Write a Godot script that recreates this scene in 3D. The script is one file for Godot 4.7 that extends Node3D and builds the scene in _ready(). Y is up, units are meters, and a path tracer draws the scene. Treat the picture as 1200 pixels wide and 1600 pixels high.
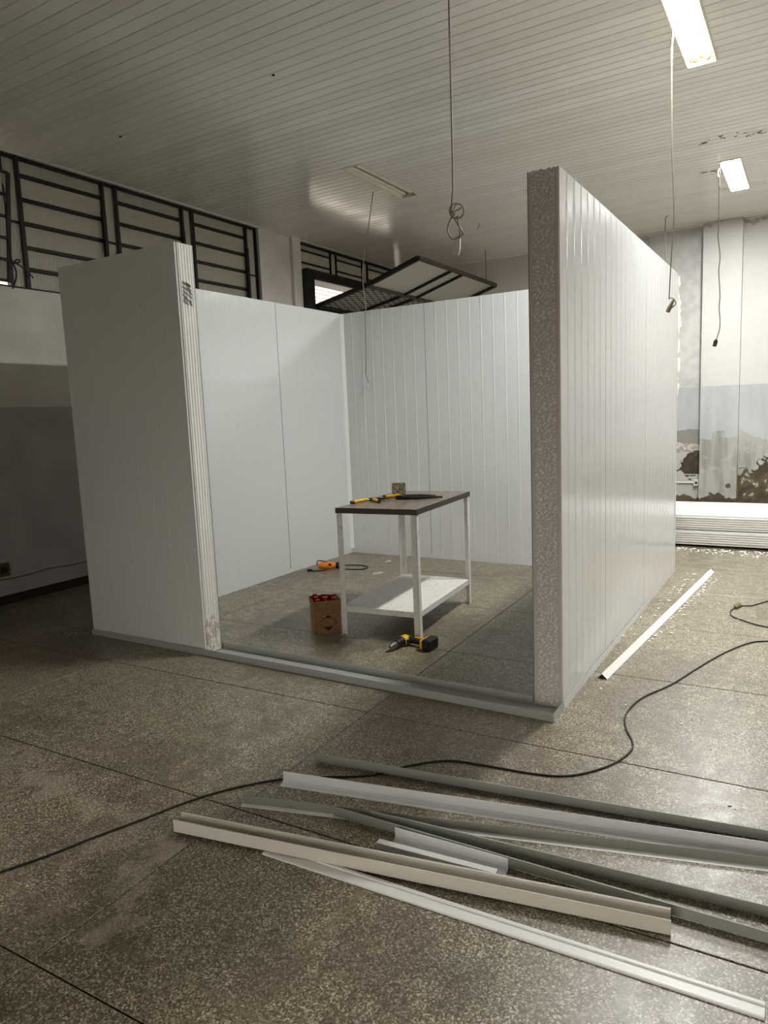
extends Node3D

var M := {}
var T := Transform3D.IDENTITY
var taken := {}
var rng := RandomNumberGenerator.new()

const H := 4.135          # ceiling height
const XL := -6.38         # inner face of the window wall
const XR := 7.2           # right wall
const ZB := -11.65        # far wall
const ZF := 3.0           # wall behind the camera
const PITCH := 0.211      # ceiling board
const DX0 := -1.7        # added doorway behind the camera, sized for front fill light
const DX1 := 0.1
const DY := 2.3

# ------------------------------------------------------------------ nodes
func numbered(n: String) -> String:
	if taken.has(n):
		taken[n] += 1
		return "%s_%03d" % [n, taken[n]]
	taken[n] = 0
	return n

func thing(called: String, label: String, category: String, group := "", at := Vector3.ZERO, turn := 0.0) -> Node3D:
	var o := Node3D.new()
	o.name = numbered(called)
	add_child(o)
	o.position = at
	o.rotation.y = turn
	o.set_meta("label", label)
	o.set_meta("category", category)
	if group != "":
		o.set_meta("group", group)
	return o

func struct(called: String, label: String, category: String) -> Node3D:
	var o := thing(called, label, category)
	o.set_meta("kind", "structure")
	return o

func begin() -> SurfaceTool:
	var s := SurfaceTool.new()
	s.begin(Mesh.PRIMITIVE_TRIANGLES)
	return s

func done(s: SurfaceTool, called: String, m: Material, parent: Node3D, label := "") -> MeshInstance3D:
	var o := MeshInstance3D.new()
	o.name = called
	o.mesh = s.commit()
	o.material_override = m
	parent.add_child(o, true)
	if label != "":
		o.set_meta("label", label)
	return o

func inst(mesh: Mesh, called: String, m: Material, parent: Node3D, at: Vector3, turn := 0.0) -> MeshInstance3D:
	var o := MeshInstance3D.new()
	o.name = called
	o.mesh = mesh
	o.material_override = m
	parent.add_child(o, true)
	o.position = at
	o.rotation.y = turn
	return o

# ------------------------------------------------------------------ shapes (corners given counter-clockwise seen from outside)
func tri(s: SurfaceTool, a: Vector3, b: Vector3, c: Vector3) -> void:
	var n := T.basis * (b - a).cross(c - a)
	if n.length_squared() < 1e-18:
		return
	n = n.normalized()
	for p in [a, c, b]:
		s.set_normal(n)
		s.set_uv(Vector2.ZERO)
		s.set_uv2(Vector2.ZERO)
		s.add_vertex(T * p)

func quad(s: SurfaceTool, a: Vector3, b: Vector3, c: Vector3, d: Vector3) -> void:
	tri(s, a, b, c)
	tri(s, a, c, d)

func vtx(s: SurfaceTool, p: Vector3, n: Vector3, uv := Vector2.ZERO, uv2 := Vector2.ZERO) -> void:
	s.set_normal((T.basis * n).normalized())
	s.set_uv(uv)
	s.set_uv2(uv2)
	s.add_vertex(T * p)

func smooth_quad(s: SurfaceTool, p: Array, n: Array) -> void:
	for k in [0, 2, 1, 0, 3, 2]:
		vtx(s, p[k], n[k])

func bx(s: SurfaceTool, lo: Vector3, hi: Vector3, bev := 0.0) -> void:
	if bev <= 0.0:
		var c := []
		for k in 8:
			c.append(Vector3(hi.x if k & 1 else lo.x, hi.y if k & 2 else lo.y, hi.z if k & 4 else lo.z))
		quad(s, c[4], c[5], c[7], c[6])
		quad(s, c[1], c[0], c[2], c[3])
		quad(s, c[5], c[1], c[3], c[7])
		quad(s, c[0], c[4], c[6], c[2])
		quad(s, c[6], c[7], c[3], c[2])
		quad(s, c[0], c[1], c[5], c[4])
		return
	var mid := (lo + hi) * 0.5
	var h := (hi - lo) * 0.5
	var b := minf(bev, minf(h.x, minf(h.y, h.z)) * 0.9)
	for ax in 3:
		var u := (ax + 1) % 3
		var v := (ax + 2) % 3
		for sg in [-1.0, 1.0]:
			var q := []
			for e in [[-1, -1], [1, -1], [1, 1], [-1, 1]]:
				var p := mid
				p[ax] += sg * h[ax]
				p[u] += e[0] * (h[u] - b)
				p[v] += e[1] * (h[v] - b)
				q.append(p)
			if sg < 0:
				q.reverse()
			quad(s, q[0], q[1], q[2], q[3])
		for su in [-1.0, 1.0]:
			for sv in [-1.0, 1.0]:
				var a := mid
				var c2 := mid
				a[u] += su * h[u]
				a[v] += sv * (h[v] - b)
				c2[u] += su * (h[u] - b)
				c2[v] += sv * h[v]
				var a0 := a
				var a1 := a
				var c0 := c2
				var c1 := c2
				a0[ax] -= h[ax] - b
				a1[ax] += h[ax] - b
				c0[ax] -= h[ax] - b
				c1[ax] += h[ax] - b
				if su * sv > 0:
					quad(s, a0, c0, c1, a1)
				else:
					quad(s, c0, a0, a1, c1)
	for sx in [-1.0, 1.0]:
		for sy in [-1.0, 1.0]:
			for sz in [-1.0, 1.0]:
				var p0 := mid + Vector3(sx * h.x, sy * (h.y - b), sz * (h.z - b))
				var p1 := mid + Vector3(sx * (h.x - b), sy * h.y, sz * (h.z - b))
				var p2 := mid + Vector3(sx * (h.x - b), sy * (h.y - b), sz * h.z)
				if sx * sy * sz > 0:
					tri(s, p0, p1, p2)
				else:
					tri(s, p0, p2, p1)

# polygon in x, y pushed along z
func extrude(s: SurfaceTool, poly: Array, z0: float, z1: float) -> void:
	var p := PackedVector2Array(poly)
	if Geometry2D.is_polygon_clockwise(p):
		p.reverse()
	var n := p.size()
	for i in n:
		var a := p[i]
		var b := p[(i + 1) % n]
		quad(s, Vector3(a.x, a.y, z0), Vector3(b.x, b.y, z0), Vector3(b.x, b.y, z1), Vector3(a.x, a.y, z1))
	var ix := Geometry2D.triangulate_polygon(p)
	for k in range(0, ix.size(), 3):
		var a2 := p[ix[k]]
		var b2 := p[ix[k + 1]]
		var c2 := p[ix[k + 2]]
		if (b2 - a2).cross(c2 - a2) < 0:
			var w := b2
			b2 = c2
			c2 = w
		tri(s, Vector3(a2.x, a2.y, z1), Vector3(b2.x, b2.y, z1), Vector3(c2.x, c2.y, z1))
		tri(s, Vector3(a2.x, a2.y, z0), Vector3(c2.x, c2.y, z0), Vector3(b2.x, b2.y, z0))

# a folded sheet: an open line in x, y given a thickness
func folded(line: Array, t: float) -> Array:
	var back := []
	for i in line.size():
		var n := Vector2.ZERO
		var k := 1.0
		if i > 0:
			n += (line[i] - line[i - 1]).normalized().orthogonal()
		if i < line.size() - 1:
			n += (line[i + 1] - line[i]).normalized().orthogonal()
		n = n.normalized()
		if i > 0:
			k = maxf(0.4, n.dot((line[i] - line[i - 1]).normalized().orthogonal()))
		back.append(line[i] + n * t / k)
	back.reverse()
	return line + back

func tube(s: SurfaceTool, pts: Array, r: float, seg := 8, radii: Array = []) -> void:
	var n := pts.size()
	var side := Vector3.ZERO
	var rings := []
	var norms := []
	for i in n:
		var d: Vector3 = (pts[mini(i + 1, n - 1)] - pts[maxi(i - 1, 0)])
		d = d.normalized()
		if side == Vector3.ZERO:
			side = d.cross(Vector3.UP if absf(d.y) < 0.9 else Vector3.RIGHT).normalized()
		else:
			side = (side - d * side.dot(d)).normalized()
		var up := d.cross(side)
		var ring := []
		var nr := []
		var rr: float = radii[i] if radii.size() else r
		for k in seg:
			var a := TAU * k / seg
			var v := side * cos(a) + up * sin(a)
			ring.append(pts[i] + v * rr)
			nr.append(v)
		rings.append(ring)
		norms.append(nr)
	for i in n - 1:
		for k in seg:
			var k1 := (k + 1) % seg
			smooth_quad(s, [rings[i][k], rings[i][k1], rings[i + 1][k1], rings[i + 1][k]], [norms[i][k], norms[i][k1], norms[i + 1][k1], norms[i + 1][k]])
	for k in range(1, seg - 1):
		tri(s, rings[0][0], rings[0][k + 1], rings[0][k])
		tri(s, rings[n - 1][0], rings[n - 1][k], rings[n - 1][k + 1])

# points of radius, height turned about y
func lathe(s: SurfaceTool, prof: Array, seg := 16) -> void:
	for i in prof.size() - 1:
		var a: Vector2 = prof[i]
		var b: Vector2 = prof[i + 1]
		var e := Vector2(b.y - a.y, -(b.x - a.x)).normalized()
		for k in seg:
			var t0 := TAU * k / seg
			var t1 := TAU * (k + 1) / seg
			var d0 := Vector3(cos(t0), 0, -sin(t0))
			var d1 := Vector3(cos(t1), 0, -sin(t1))
			var n0 := d0 * e.x + Vector3.UP * e.y
			var n1 := d1 * e.x + Vector3.UP * e.y
			smooth_quad(s, [d0 * a.x + Vector3.UP * a.y, d1 * a.x + Vector3.UP * a.y, d1 * b.x + Vector3.UP * b.y, d0 * b.x + Vector3.UP * b.y], [n0, n1, n1, n0])

func curve(p: Array, steps := 6) -> Array:
	var out := []
	for i in p.size() - 1:
		var p0: Vector3 = p[maxi(i - 1, 0)]
		var p1: Vector3 = p[i]
		var p2: Vector3 = p[i + 1]
		var p3: Vector3 = p[mini(i + 2, p.size() - 1)]
		for k in steps:
			out.append(p1.cubic_interpolate(p2, p0, p3, float(k) / steps))
	out.append(p[p.size() - 1])
	return out

func frame_to(a: Vector3, b: Vector3) -> Transform3D:   # y axis runs from a to b
	var y := (b - a).normalized()
	var x := y.cross(Vector3.FORWARD if absf(y.z) < 0.9 else Vector3.RIGHT).normalized()
	return Transform3D(Basis(x, y, x.cross(y)), a)

func bar(s: SurfaceTool, a: Vector3, b: Vector3, w: float, h: float) -> void:   # square bar from a to b; h is its size across y-ish
	var keep := T
	var z := (b - a).normalized()
	var x := Vector3.UP.cross(z)
	x = Vector3.RIGHT if x.length() < 0.01 else x.normalized()
	T = keep * Transform3D(Basis(x, z.cross(x), z), a)
	bx(s, Vector3(-w / 2, -h / 2, 0), Vector3(w / 2, h / 2, a.distance_to(b)))
	T = keep

# ------------------------------------------------------------------ materials
func mat(c: Color, rough := 0.6, metal := 0.0, spec := 0.5) -> StandardMaterial3D:
	var m := StandardMaterial3D.new()
	m.albedo_color = c
	m.roughness = rough
	m.metallic = metal
	m.metallic_specular = spec
	return m

func noise(kind: int, freq: float, seed: int, oct := 4) -> FastNoiseLite:
	var n := FastNoiseLite.new()
	n.noise_type = kind
	n.frequency = freq
	n.seed = seed
	n.fractal_type = FastNoiseLite.FRACTAL_FBM if oct > 1 else FastNoiseLite.FRACTAL_NONE
	n.fractal_octaves = oct
	return n

func ntex(n: FastNoiseLite, size: int, stops: Array, bump := false) -> NoiseTexture2D:
	var t := NoiseTexture2D.new()
	t.width = size
	t.height = size
	t.seamless = true
	t.noise = n
	if stops.size():
		var g := Gradient.new()
		g.offsets = PackedFloat32Array(stops.map(func(x): return x[0]))
		g.colors = PackedColorArray(stops.map(func(x): return x[1]))
		t.color_ramp = g
	return t

func tri_map(m: StandardMaterial3D, scale: float) -> void:
	m.uv1_triplanar = true
	m.uv1_world_triplanar = true
	m.uv1_scale = Vector3.ONE * scale

func materials() -> void:
	# terrazzo: stone chips in a brown-grey cement
	var chips := noise(FastNoiseLite.TYPE_CELLULAR, 0.17, 5, 1)
	chips.cellular_return_type = FastNoiseLite.RETURN_CELL_VALUE
	chips.cellular_jitter = 1.0
	var f := mat(Color.WHITE, 0.42)
	f.albedo_texture = ntex(chips, 1024, [[0.0, Color(0.3, 0.268, 0.212)], [0.3, Color(0.41, 0.375, 0.305)], [0.62, Color(0.51, 0.475, 0.4)], [0.85, Color(0.63, 0.59, 0.515)], [1.0, Color(0.8, 0.77, 0.7)]])
	tri_map(f, 1.15)
	f.roughness_texture = ntex(noise(FastNoiseLite.TYPE_SIMPLEX, 0.012, 8, 5), 512, [[0.0, Color(0.72, 0.72, 0.72)], [1.0, Color(1, 1, 1)]])
	f.detail_enabled = true
	f.detail_blend_mode = BaseMaterial3D.BLEND_MODE_MIX
	f.detail_uv_layer = BaseMaterial3D.DETAIL_UV_2
	f.detail_albedo = floor_dirt()
	M.terrazzo = f
	M.joint = mat(Color(0.15, 0.125, 0.1), 0.9)
	# ceiling boards
	M.board = mat(Color(0.885, 0.875, 0.845), 0.17)
	M.board_b = mat(Color(0.87, 0.86, 0.83), 0.2)
	M.board_c = mat(Color(0.895, 0.885, 0.86), 0.15)
	M.soot = mat(Color(0.52, 0.49, 0.44), 0.95)
	M.slab = mat(Color(0.3, 0.29, 0.27), 0.9)
	M.hole = mat(Color(0.03, 0.03, 0.03), 0.9)
	# plaster walls
	var mottled := noise(FastNoiseLite.TYPE_SIMPLEX, 0.006, 3, 5)
	M.wall_white = mat(Color.WHITE, 0.75)
	M.wall_white.albedo_texture = ntex(mottled, 512, [[0.0, Color(0.83, 0.815, 0.785)], [1.0, Color(0.9, 0.885, 0.86)]])
	tri_map(M.wall_white, 0.4)
	M.wall_blue = mat(Color.WHITE, 0.6)
	M.wall_blue.albedo_texture = ntex(mottled, 512, [[0.0, Color(0.68, 0.675, 0.685)], [1.0, Color(0.76, 0.755, 0.76)]])
	tri_map(M.wall_blue, 0.4)
	M.wall_far = mat(Color.WHITE, 0.75)
	M.wall_far.albedo_texture = far_wall_picture()
	M.wall_far.texture_repeat = false
	M.base_dark = mat(Color(0.17, 0.145, 0.12), 0.6)
	# panel sheets, foam
	M.sheet = mat(Color(0.86, 0.868, 0.865), 0.19)
	var dents := noise(FastNoiseLite.TYPE_SIMPLEX, 0.012, 21, 2)
	M.sheet.heightmap_enabled = true
	M.sheet.heightmap_scale = 0.12
	M.sheet.heightmap_texture = ntex(dents, 512, [])
	tri_map(M.sheet, 0.7)
	M.foam = mat(Color.WHITE, 0.85)
	var beads := noise(FastNoiseLite.TYPE_CELLULAR, 0.05, 4, 1)
	M.foam.albedo_texture = ntex(beads, 512, [[0.0, Color(0.93, 0.92, 0.9)], [1.0, Color(0.84, 0.83, 0.8)]])
	M.foam.heightmap_enabled = true
	M.foam.heightmap_scale = 0.2
	M.foam.heightmap_texture = ntex(beads, 512, [])
	tri_map(M.foam, 4.0)
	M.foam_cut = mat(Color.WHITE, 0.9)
	M.foam_cut.albedo_texture = ntex(noise(FastNoiseLite.TYPE_SIMPLEX, 0.04, 14, 5), 512, [[0.3, Color(0.745, 0.715, 0.695)], [0.55, Color(0.775, 0.75, 0.73)], [0.66, Color(0.83, 0.81, 0.795)], [0.78, Color(0.93, 0.92, 0.91)]])  # pale flecks paint the light caught on torn beads into the colour
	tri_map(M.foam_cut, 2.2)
	M.foam_white = mat(Color(0.86, 0.85, 0.83), 0.8)
	M.foam_plain = mat(Color(0.76, 0.735, 0.71), 0.9)
	M.foam_dirty = mat(Color.WHITE, 0.85)
	M.foam_dirty.albedo_texture = foam_dirt()
	M.foam_dirty.texture_repeat = false
	M.spray = mat(Color(0.9, 0.88, 0.8), 0.7)
	M.crumb = mat(Color(0.93, 0.93, 0.91), 0.8)
	M.ink = mat(Color(0.42, 0.38, 0.4), 0.7)
	# metals
	M.track = mat(Color(0.64, 0.65, 0.63), 0.38, 0.0)
	M.profile_white = mat(Color(0.86, 0.855, 0.84), 0.36)
	M.trim_white = mat(Color(0.95, 0.95, 0.94), 0.35)
	M.profile_cream = mat(Color(0.8, 0.78, 0.74), 0.4)
	M.profile_zinc = mat(Color(0.86, 0.865, 0.875), 0.36, 0.0)
	M.profile_grey = mat(Color(0.55, 0.56, 0.53), 0.45)
	M.black_steel = mat(Color(0.03, 0.028, 0.026), 0.55)
	M.rust_steel = mat(Color(0.24, 0.2, 0.165), 0.6)
	M.bench_top = mat(Color.WHITE, 0.3)
	M.bench_top.albedo_texture = ntex(noise(FastNoiseLite.TYPE_SIMPLEX, 0.02, 31, 5), 512, [[0.2, Color(0.33, 0.29, 0.25)], [0.5, Color(0.44, 0.39, 0.34)], [0.75, Color(0.53, 0.49, 0.44)]])
	tri_map(M.bench_top, 1.4)
	M.bench_rim = mat(Color(0.27, 0.25, 0.23), 0.45, 0.3)
	M.bench_white = mat(Color.WHITE, 0.5)
	M.bench_white.albedo_texture = ntex(noise(FastNoiseLite.TYPE_SIMPLEX, 0.02, 33, 5), 512, [[0.1, Color(0.76, 0.74, 0.7)], [0.22, Color(0.85, 0.84, 0.815)], [0.7, Color(0.87, 0.86, 0.84)]])
	tri_map(M.bench_white, 1.2)
	# glass
	M.ribbed = mat(Color(0.57, 0.565, 0.53), 0.3)
	M.ribbed.backlight_enabled = true
	M.ribbed.backlight = Color(0.54, 0.535, 0.51)
	M.frosted = mat(Color(0.8, 0.79, 0.75), 0.4)
	M.frosted.backlight_enabled = true
	M.frosted.backlight = Color(0.6, 0.6, 0.57)
	M.brick = mat(Color(0.86, 0.81, 0.785), 0.85)
	M.brick_b = mat(Color(0.88, 0.84, 0.815), 0.85)
	M.mortar = mat(Color(0.44, 0.28, 0.24), 0.9)
	M.render_coat = mat(Color(0.8, 0.78, 0.755), 0.9)
	M.ground = mat(Color(0.45, 0.43, 0.4), 0.9)
	# lamps and cords
	M.tray = mat(Color(0.86, 0.83, 0.74), 0.4)
	M.tube_off = mat(Color(0.9, 0.89, 0.85), 0.3)
	M.tube_on = mat(Color(1, 1, 1), 0.4)
	M.tube_on.emission_enabled = true
	M.tube_on.emission = Color(0.99, 0.99, 0.98)
	M.tube_on.emission_energy_multiplier = 5.5
	M.tube_end = mat(Color(0.6, 0.58, 0.52), 0.4, 0.6)
	M.cord_white = mat(Color(0.56, 0.53, 0.46), 0.6)
	M.cord_grey = mat(Color(0.45, 0.42, 0.37), 0.6)
	M.cord_black = mat(Color(0.05, 0.048, 0.045), 0.6)
	M.socket = mat(Color(0.8, 0.79, 0.76), 0.35)
	M.brass = mat(Color(0.5, 0.44, 0.33), 0.45, 0.4)
	# tools and box
	M.card = mat(Color.WHITE, 0.85)
	M.card.albedo_texture = ntex(noise(FastNoiseLite.TYPE_SIMPLEX, 0.03, 41, 4), 256, [[0.2, Color(0.47, 0.35, 0.23)], [0.8, Color(0.55, 0.42, 0.29)]])
	tri_map(M.card, 3.0)
	M.card_in = mat(Color(0.5, 0.39, 0.28), 0.9)
	M.print_black = mat(Color(0.06, 0.055, 0.05), 0.8)
	M.red = mat(Color(0.62, 0.06, 0.09), 0.3)
	M.red_cap = mat(Color(0.58, 0.05, 0.075), 0.3)
	M.yellow = mat(Color(0.86, 0.67, 0.08), 0.45)
	M.orange = mat(Color(0.9, 0.5, 0.08), 0.4)
	M.rubber = mat(Color(0.04, 0.04, 0.045), 0.55)
	M.handle_red = mat(Color(0.3, 0.07, 0.05), 0.5)
	M.steel = mat(Color(0.5, 0.49, 0.47), 0.35, 0.8)
	M.dark_steel = mat(Color(0.13, 0.125, 0.12), 0.4, 0.5)
	M.zinc_old = mat(Color.WHITE, 0.55, 0.2)
	M.zinc_old.albedo_texture = ntex(noise(FastNoiseLite.TYPE_SIMPLEX, 0.03, 51, 4), 256, [[0.25, Color(0.33, 0.3, 0.24)], [0.6, Color(0.55, 0.53, 0.47)], [0.8, Color(0.68, 0.66, 0.6)]])
	tri_map(M.zinc_old, 6.0)
	M.outlet = mat(Color(0.36, 0.29, 0.2), 0.5)
	M.film = mat(Color(0.92, 0.93, 0.93, 0.3), 0.15)
	M.film.transparency = BaseMaterial3D.TRANSPARENCY_ALPHA

# dried cement smears and dirt trodden into the floor; 12 m of floor, x -7.4..4.6, z -9..3
func floor_dirt() -> ImageTexture:
	var n := 1024
	var im := Image.create(n, n, false, Image.FORMAT_RGBA8)
	var broad := noise(FastNoiseLite.TYPE_SIMPLEX, 0.55, 61, 4)
	var fine := noise(FastNoiseLite.TYPE_SIMPLEX, 5.0, 62, 4)
	var smears := [[-2.03, -1.5, 0.09, 0.16, 0.6], [-2.06, -1.66, 0.08, 0.12, 0.85], [-1.87, -1.3, 0.06, 0.12, 0.7], [-2.33, -1.62, 0.12, 0.2, 0.5], [-2.55, -1.75, 0.16, 0.1, 0.4], [-2.95, -1.78, 0.22, 0.1, 0.55], [-3.3, -1.85, 0.16, 0.1, 0.35], [-2.18, -1.3, 0.1, 0.1, 0.25], [-0.33, -2.05, 0.06, 0.1, 0.25], [-5.2, -3.6, 0.5, 0.3, 0.15], [-1.6, -0.9, 0.25, 0.1, 0.2]]
	for j in n:
		for i in n:
			var x := -7.4 + 12.0 * (i + 0.5) / n
			var z := -9.0 + 12.0 * (j + 0.5) / n
			var b := broad.get_noise_2d(x, z)
			var d := fine.get_noise_2d(x, z)
			var a := clampf(b * 0.9 + d * 0.45 + 0.02, 0.0, 0.45)
			var c := Color(0.3, 0.26, 0.21)
			var w := 0.0
			for s in smears:
				var q := Vector2((x - s[0]) / s[2], (z - s[1]) / s[3]).length() + d * 0.9
				w = maxf(w, 0.8 * s[4] * smoothstep(1.0, 0.55, q))
			if w > 0.02:
				c = c.lerp(Color(0.64, 0.6, 0.54), clampf(w / maxf(w + a, 0.01), 0, 1))
				a = maxf(a, w)
			c.a = a
			im.set_pixel(i, j, c)
	return ImageTexture.create_from_image(im)

# the far wall: white above, pale blue dado, bare plaster patches, brown damp; x -6.6..4.6, y 0..4.135
func far_wall_picture() -> ImageTexture:
	var w := 1760
	var h := 520
	var im := Image.create(w, h, false, Image.FORMAT_RGB8)
	var big := noise(FastNoiseLite.TYPE_SIMPLEX, 0.9, 71, 4)
	var edge := noise(FastNoiseLite.TYPE_SIMPLEX, 4.6, 72, 5)
	var streak := noise(FastNoiseLite.TYPE_SIMPLEX, 1.0, 73, 4)
	for j in h:
		for i in w:
			var x := -6.6 + 14.0 * (i + 0.5) / w
			var y := H * (1.0 - (j + 0.5) / h)
			var e := edge.get_noise_2d(x, y)
			var b := big.get_noise_2d(x, y)
			var v := streak.get_noise_2d(x * 5.0, y * 0.7)
			var c := Color(0.79, 0.782, 0.768)
			if y < 1.82:
				c = Color(0.705, 0.712, 0.718)
			c = c.darkened(clampf(0.03 + (0.03 * b + 0.04 * v if y < 1.82 else 0.012 * b + 0.012 * e), 0.0, 0.14))
			# mottled grey film, stronger towards the pilaster
			if x < -1.44 and x > -2.2 and y > 1.82:
				c = c.lerp(Color(0.6, 0.585, 0.595), clampf(0.12 + b * 0.25 + e * 0.3, 0.0, 0.4) * (0.5 + 0.5 * smoothstep(-2.0, -1.5, x)))
			elif y > 3.95 and x > -2.3:
				c = c.lerp(Color(0.5, 0.46, 0.42), clampf(e * 1.2 + (y - 4.1) * 5.0, 0.0, 0.45))
			var top := 1.13 + 0.09 * sin(x * 5.0 + 1.0) + 0.05 * e
			if x < -1.44:
				top = 1.19 + 0.02 * e
			elif x < -0.93:
				top = 1.06 + 0.05 * (x + 1.2) + (0.1 if x > -1.27 and x < -1.1 else 0.0) + 0.03 * e
			if y < top:
				var g := Color(0.66, 0.655, 0.63).darkened(clampf(0.06 + 0.16 * v + 0.08 * b, 0.0, 0.3))
				if x < -1.44:
					g = Color(0.55, 0.54, 0.51).lerp(Color(0.72, 0.71, 0.69), smoothstep(0.9, 0.82, y + 0.04 * e))
					if absf(y - 0.93 + (x + 1.6) * 0.12) + 0.03 * e < 0.05:
						g = Color(0.84, 0.8, 0.77).darkened(clampf(absf(e) * 0.6, 0, 0.25))
				elif e > 0.42 and y > 0.55:
					g = g.lightened(0.12)
				c = g
			# damp that has turned brown
			var damp := -1.0
			if x < -1.44:
				damp = maxf(0.2 - Vector2((x + 1.5) / 1.25, y - 0.66).length() + 0.08 * e, 0.17 - y + 0.07 * e)
				if x > -1.75 and y > 0.5 and y < 0.52:
					damp = -1.0
			elif x < -0.93:
				damp = maxf(0.21 - y - 0.55 * pow(x + 1.2, 2.0) * 1.6 + 0.07 * e, 0.03 - Vector2(x + 1.05, y - 0.36).length() + 0.03 * e)
			else:
				damp = 0.66 + 0.1 * sin(x * 9.0) + 0.16 * e - y - clampf((x - 1.2) * 0.5, 0, 1)
				if y > 0.2 and e > 0.4:
					damp = -0.1
			if x < -2.6:
				damp = 0.3 + 0.2 * e + 0.2 * b - y
			if damp > 0.0:
				c = Color(0.25, 0.215, 0.16).lerp(Color(0.36, 0.32, 0.24), clampf(0.4 + e + b, 0, 1))
			im.set_pixel(i, j, c)
	return ImageTexture.create_from_image(im)

# sawn foam edge of the front panel: scuffed brown at its foot; u across, v up (2.76 m)
func foam_dirt() -> ImageTexture:
	var w := 64
	var h := 1024
	var im := Image.create(w, h, false, Image.FORMAT_RGB8)
	var e := noise(FastNoiseLite.TYPE_SIMPLEX, 9.0, 81, 4)
	for j in h:
		for i in w:
			var y := 2.76 * (1.0 - (j + 0.5) / h)
			var x := 0.15 * i / w
			var q := e.get_noise_2d(x * 3.0, y)
			var r := e.get_noise_2d(x * 9.0 + 7.0, y * 3.0)
			var c := Color(0.93, 0.92, 0.9).darkened(clampf(0.03 * r + 0.01, 0, 0.04))
			var a := smoothstep(0.05, 0.35, 0.34 - absf(y - 0.13) * 2.6 + q * 0.5 + r * 0.3)
			c = c.lerp(Color(0.6, 0.52, 0.43), a * 0.5)
			im.set_pixel(i, j, c)
	return ImageTexture.create_from_image(im)

# ------------------------------------------------------------------ the scene
func _ready() -> void:
	rng.seed = 7
	var cam := Camera3D.new()
	cam.name = "camera"
	add_child(cam)
	cam.position = Vector3(0, 1.6, 0)
	cam.rotation = Vector3(-0.1357956, 0.5457718, -0.0417284)
	cam.fov = rad_to_deg(2.0 * atan(800.0 / 1107.485))
	cam.near = 0.05
	cam.current = true

	var we := WorldEnvironment.new()
	we.name = "environment"
	var env := Environment.new()
	env.background_mode = Environment.BG_SKY
	var sky := Sky.new()
	var sm := ProceduralSkyMaterial.new()
	sm.sky_top_color = Color(0.865, 0.84, 0.8)
	sm.sky_horizon_color = Color(0.885, 0.865, 0.83)
	sm.ground_bottom_color = Color(0.4, 0.39, 0.37)
	sm.ground_horizon_color = Color(0.6, 0.59, 0.57)
	sm.sun_angle_max = 1.0
	sm.energy_multiplier = 5.5
	sky.sky_material = sm
	env.sky = sky
	env.tonemap_mode = Environment.TONE_MAPPER_LINEAR
	env.tonemap_exposure = 2.6
	env.sdfgi_enabled = true
	env.ssao_enabled = true
	env.ssil_enabled = true
	we.environment = env
	add_child(we)

	materials()
	shell()
	windows()
	lamps()
	cold_room()
	panel_stack()
	bench()
	profiles()
	cables()
	hanging()
	floor_tools()
	crumbs()

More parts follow.
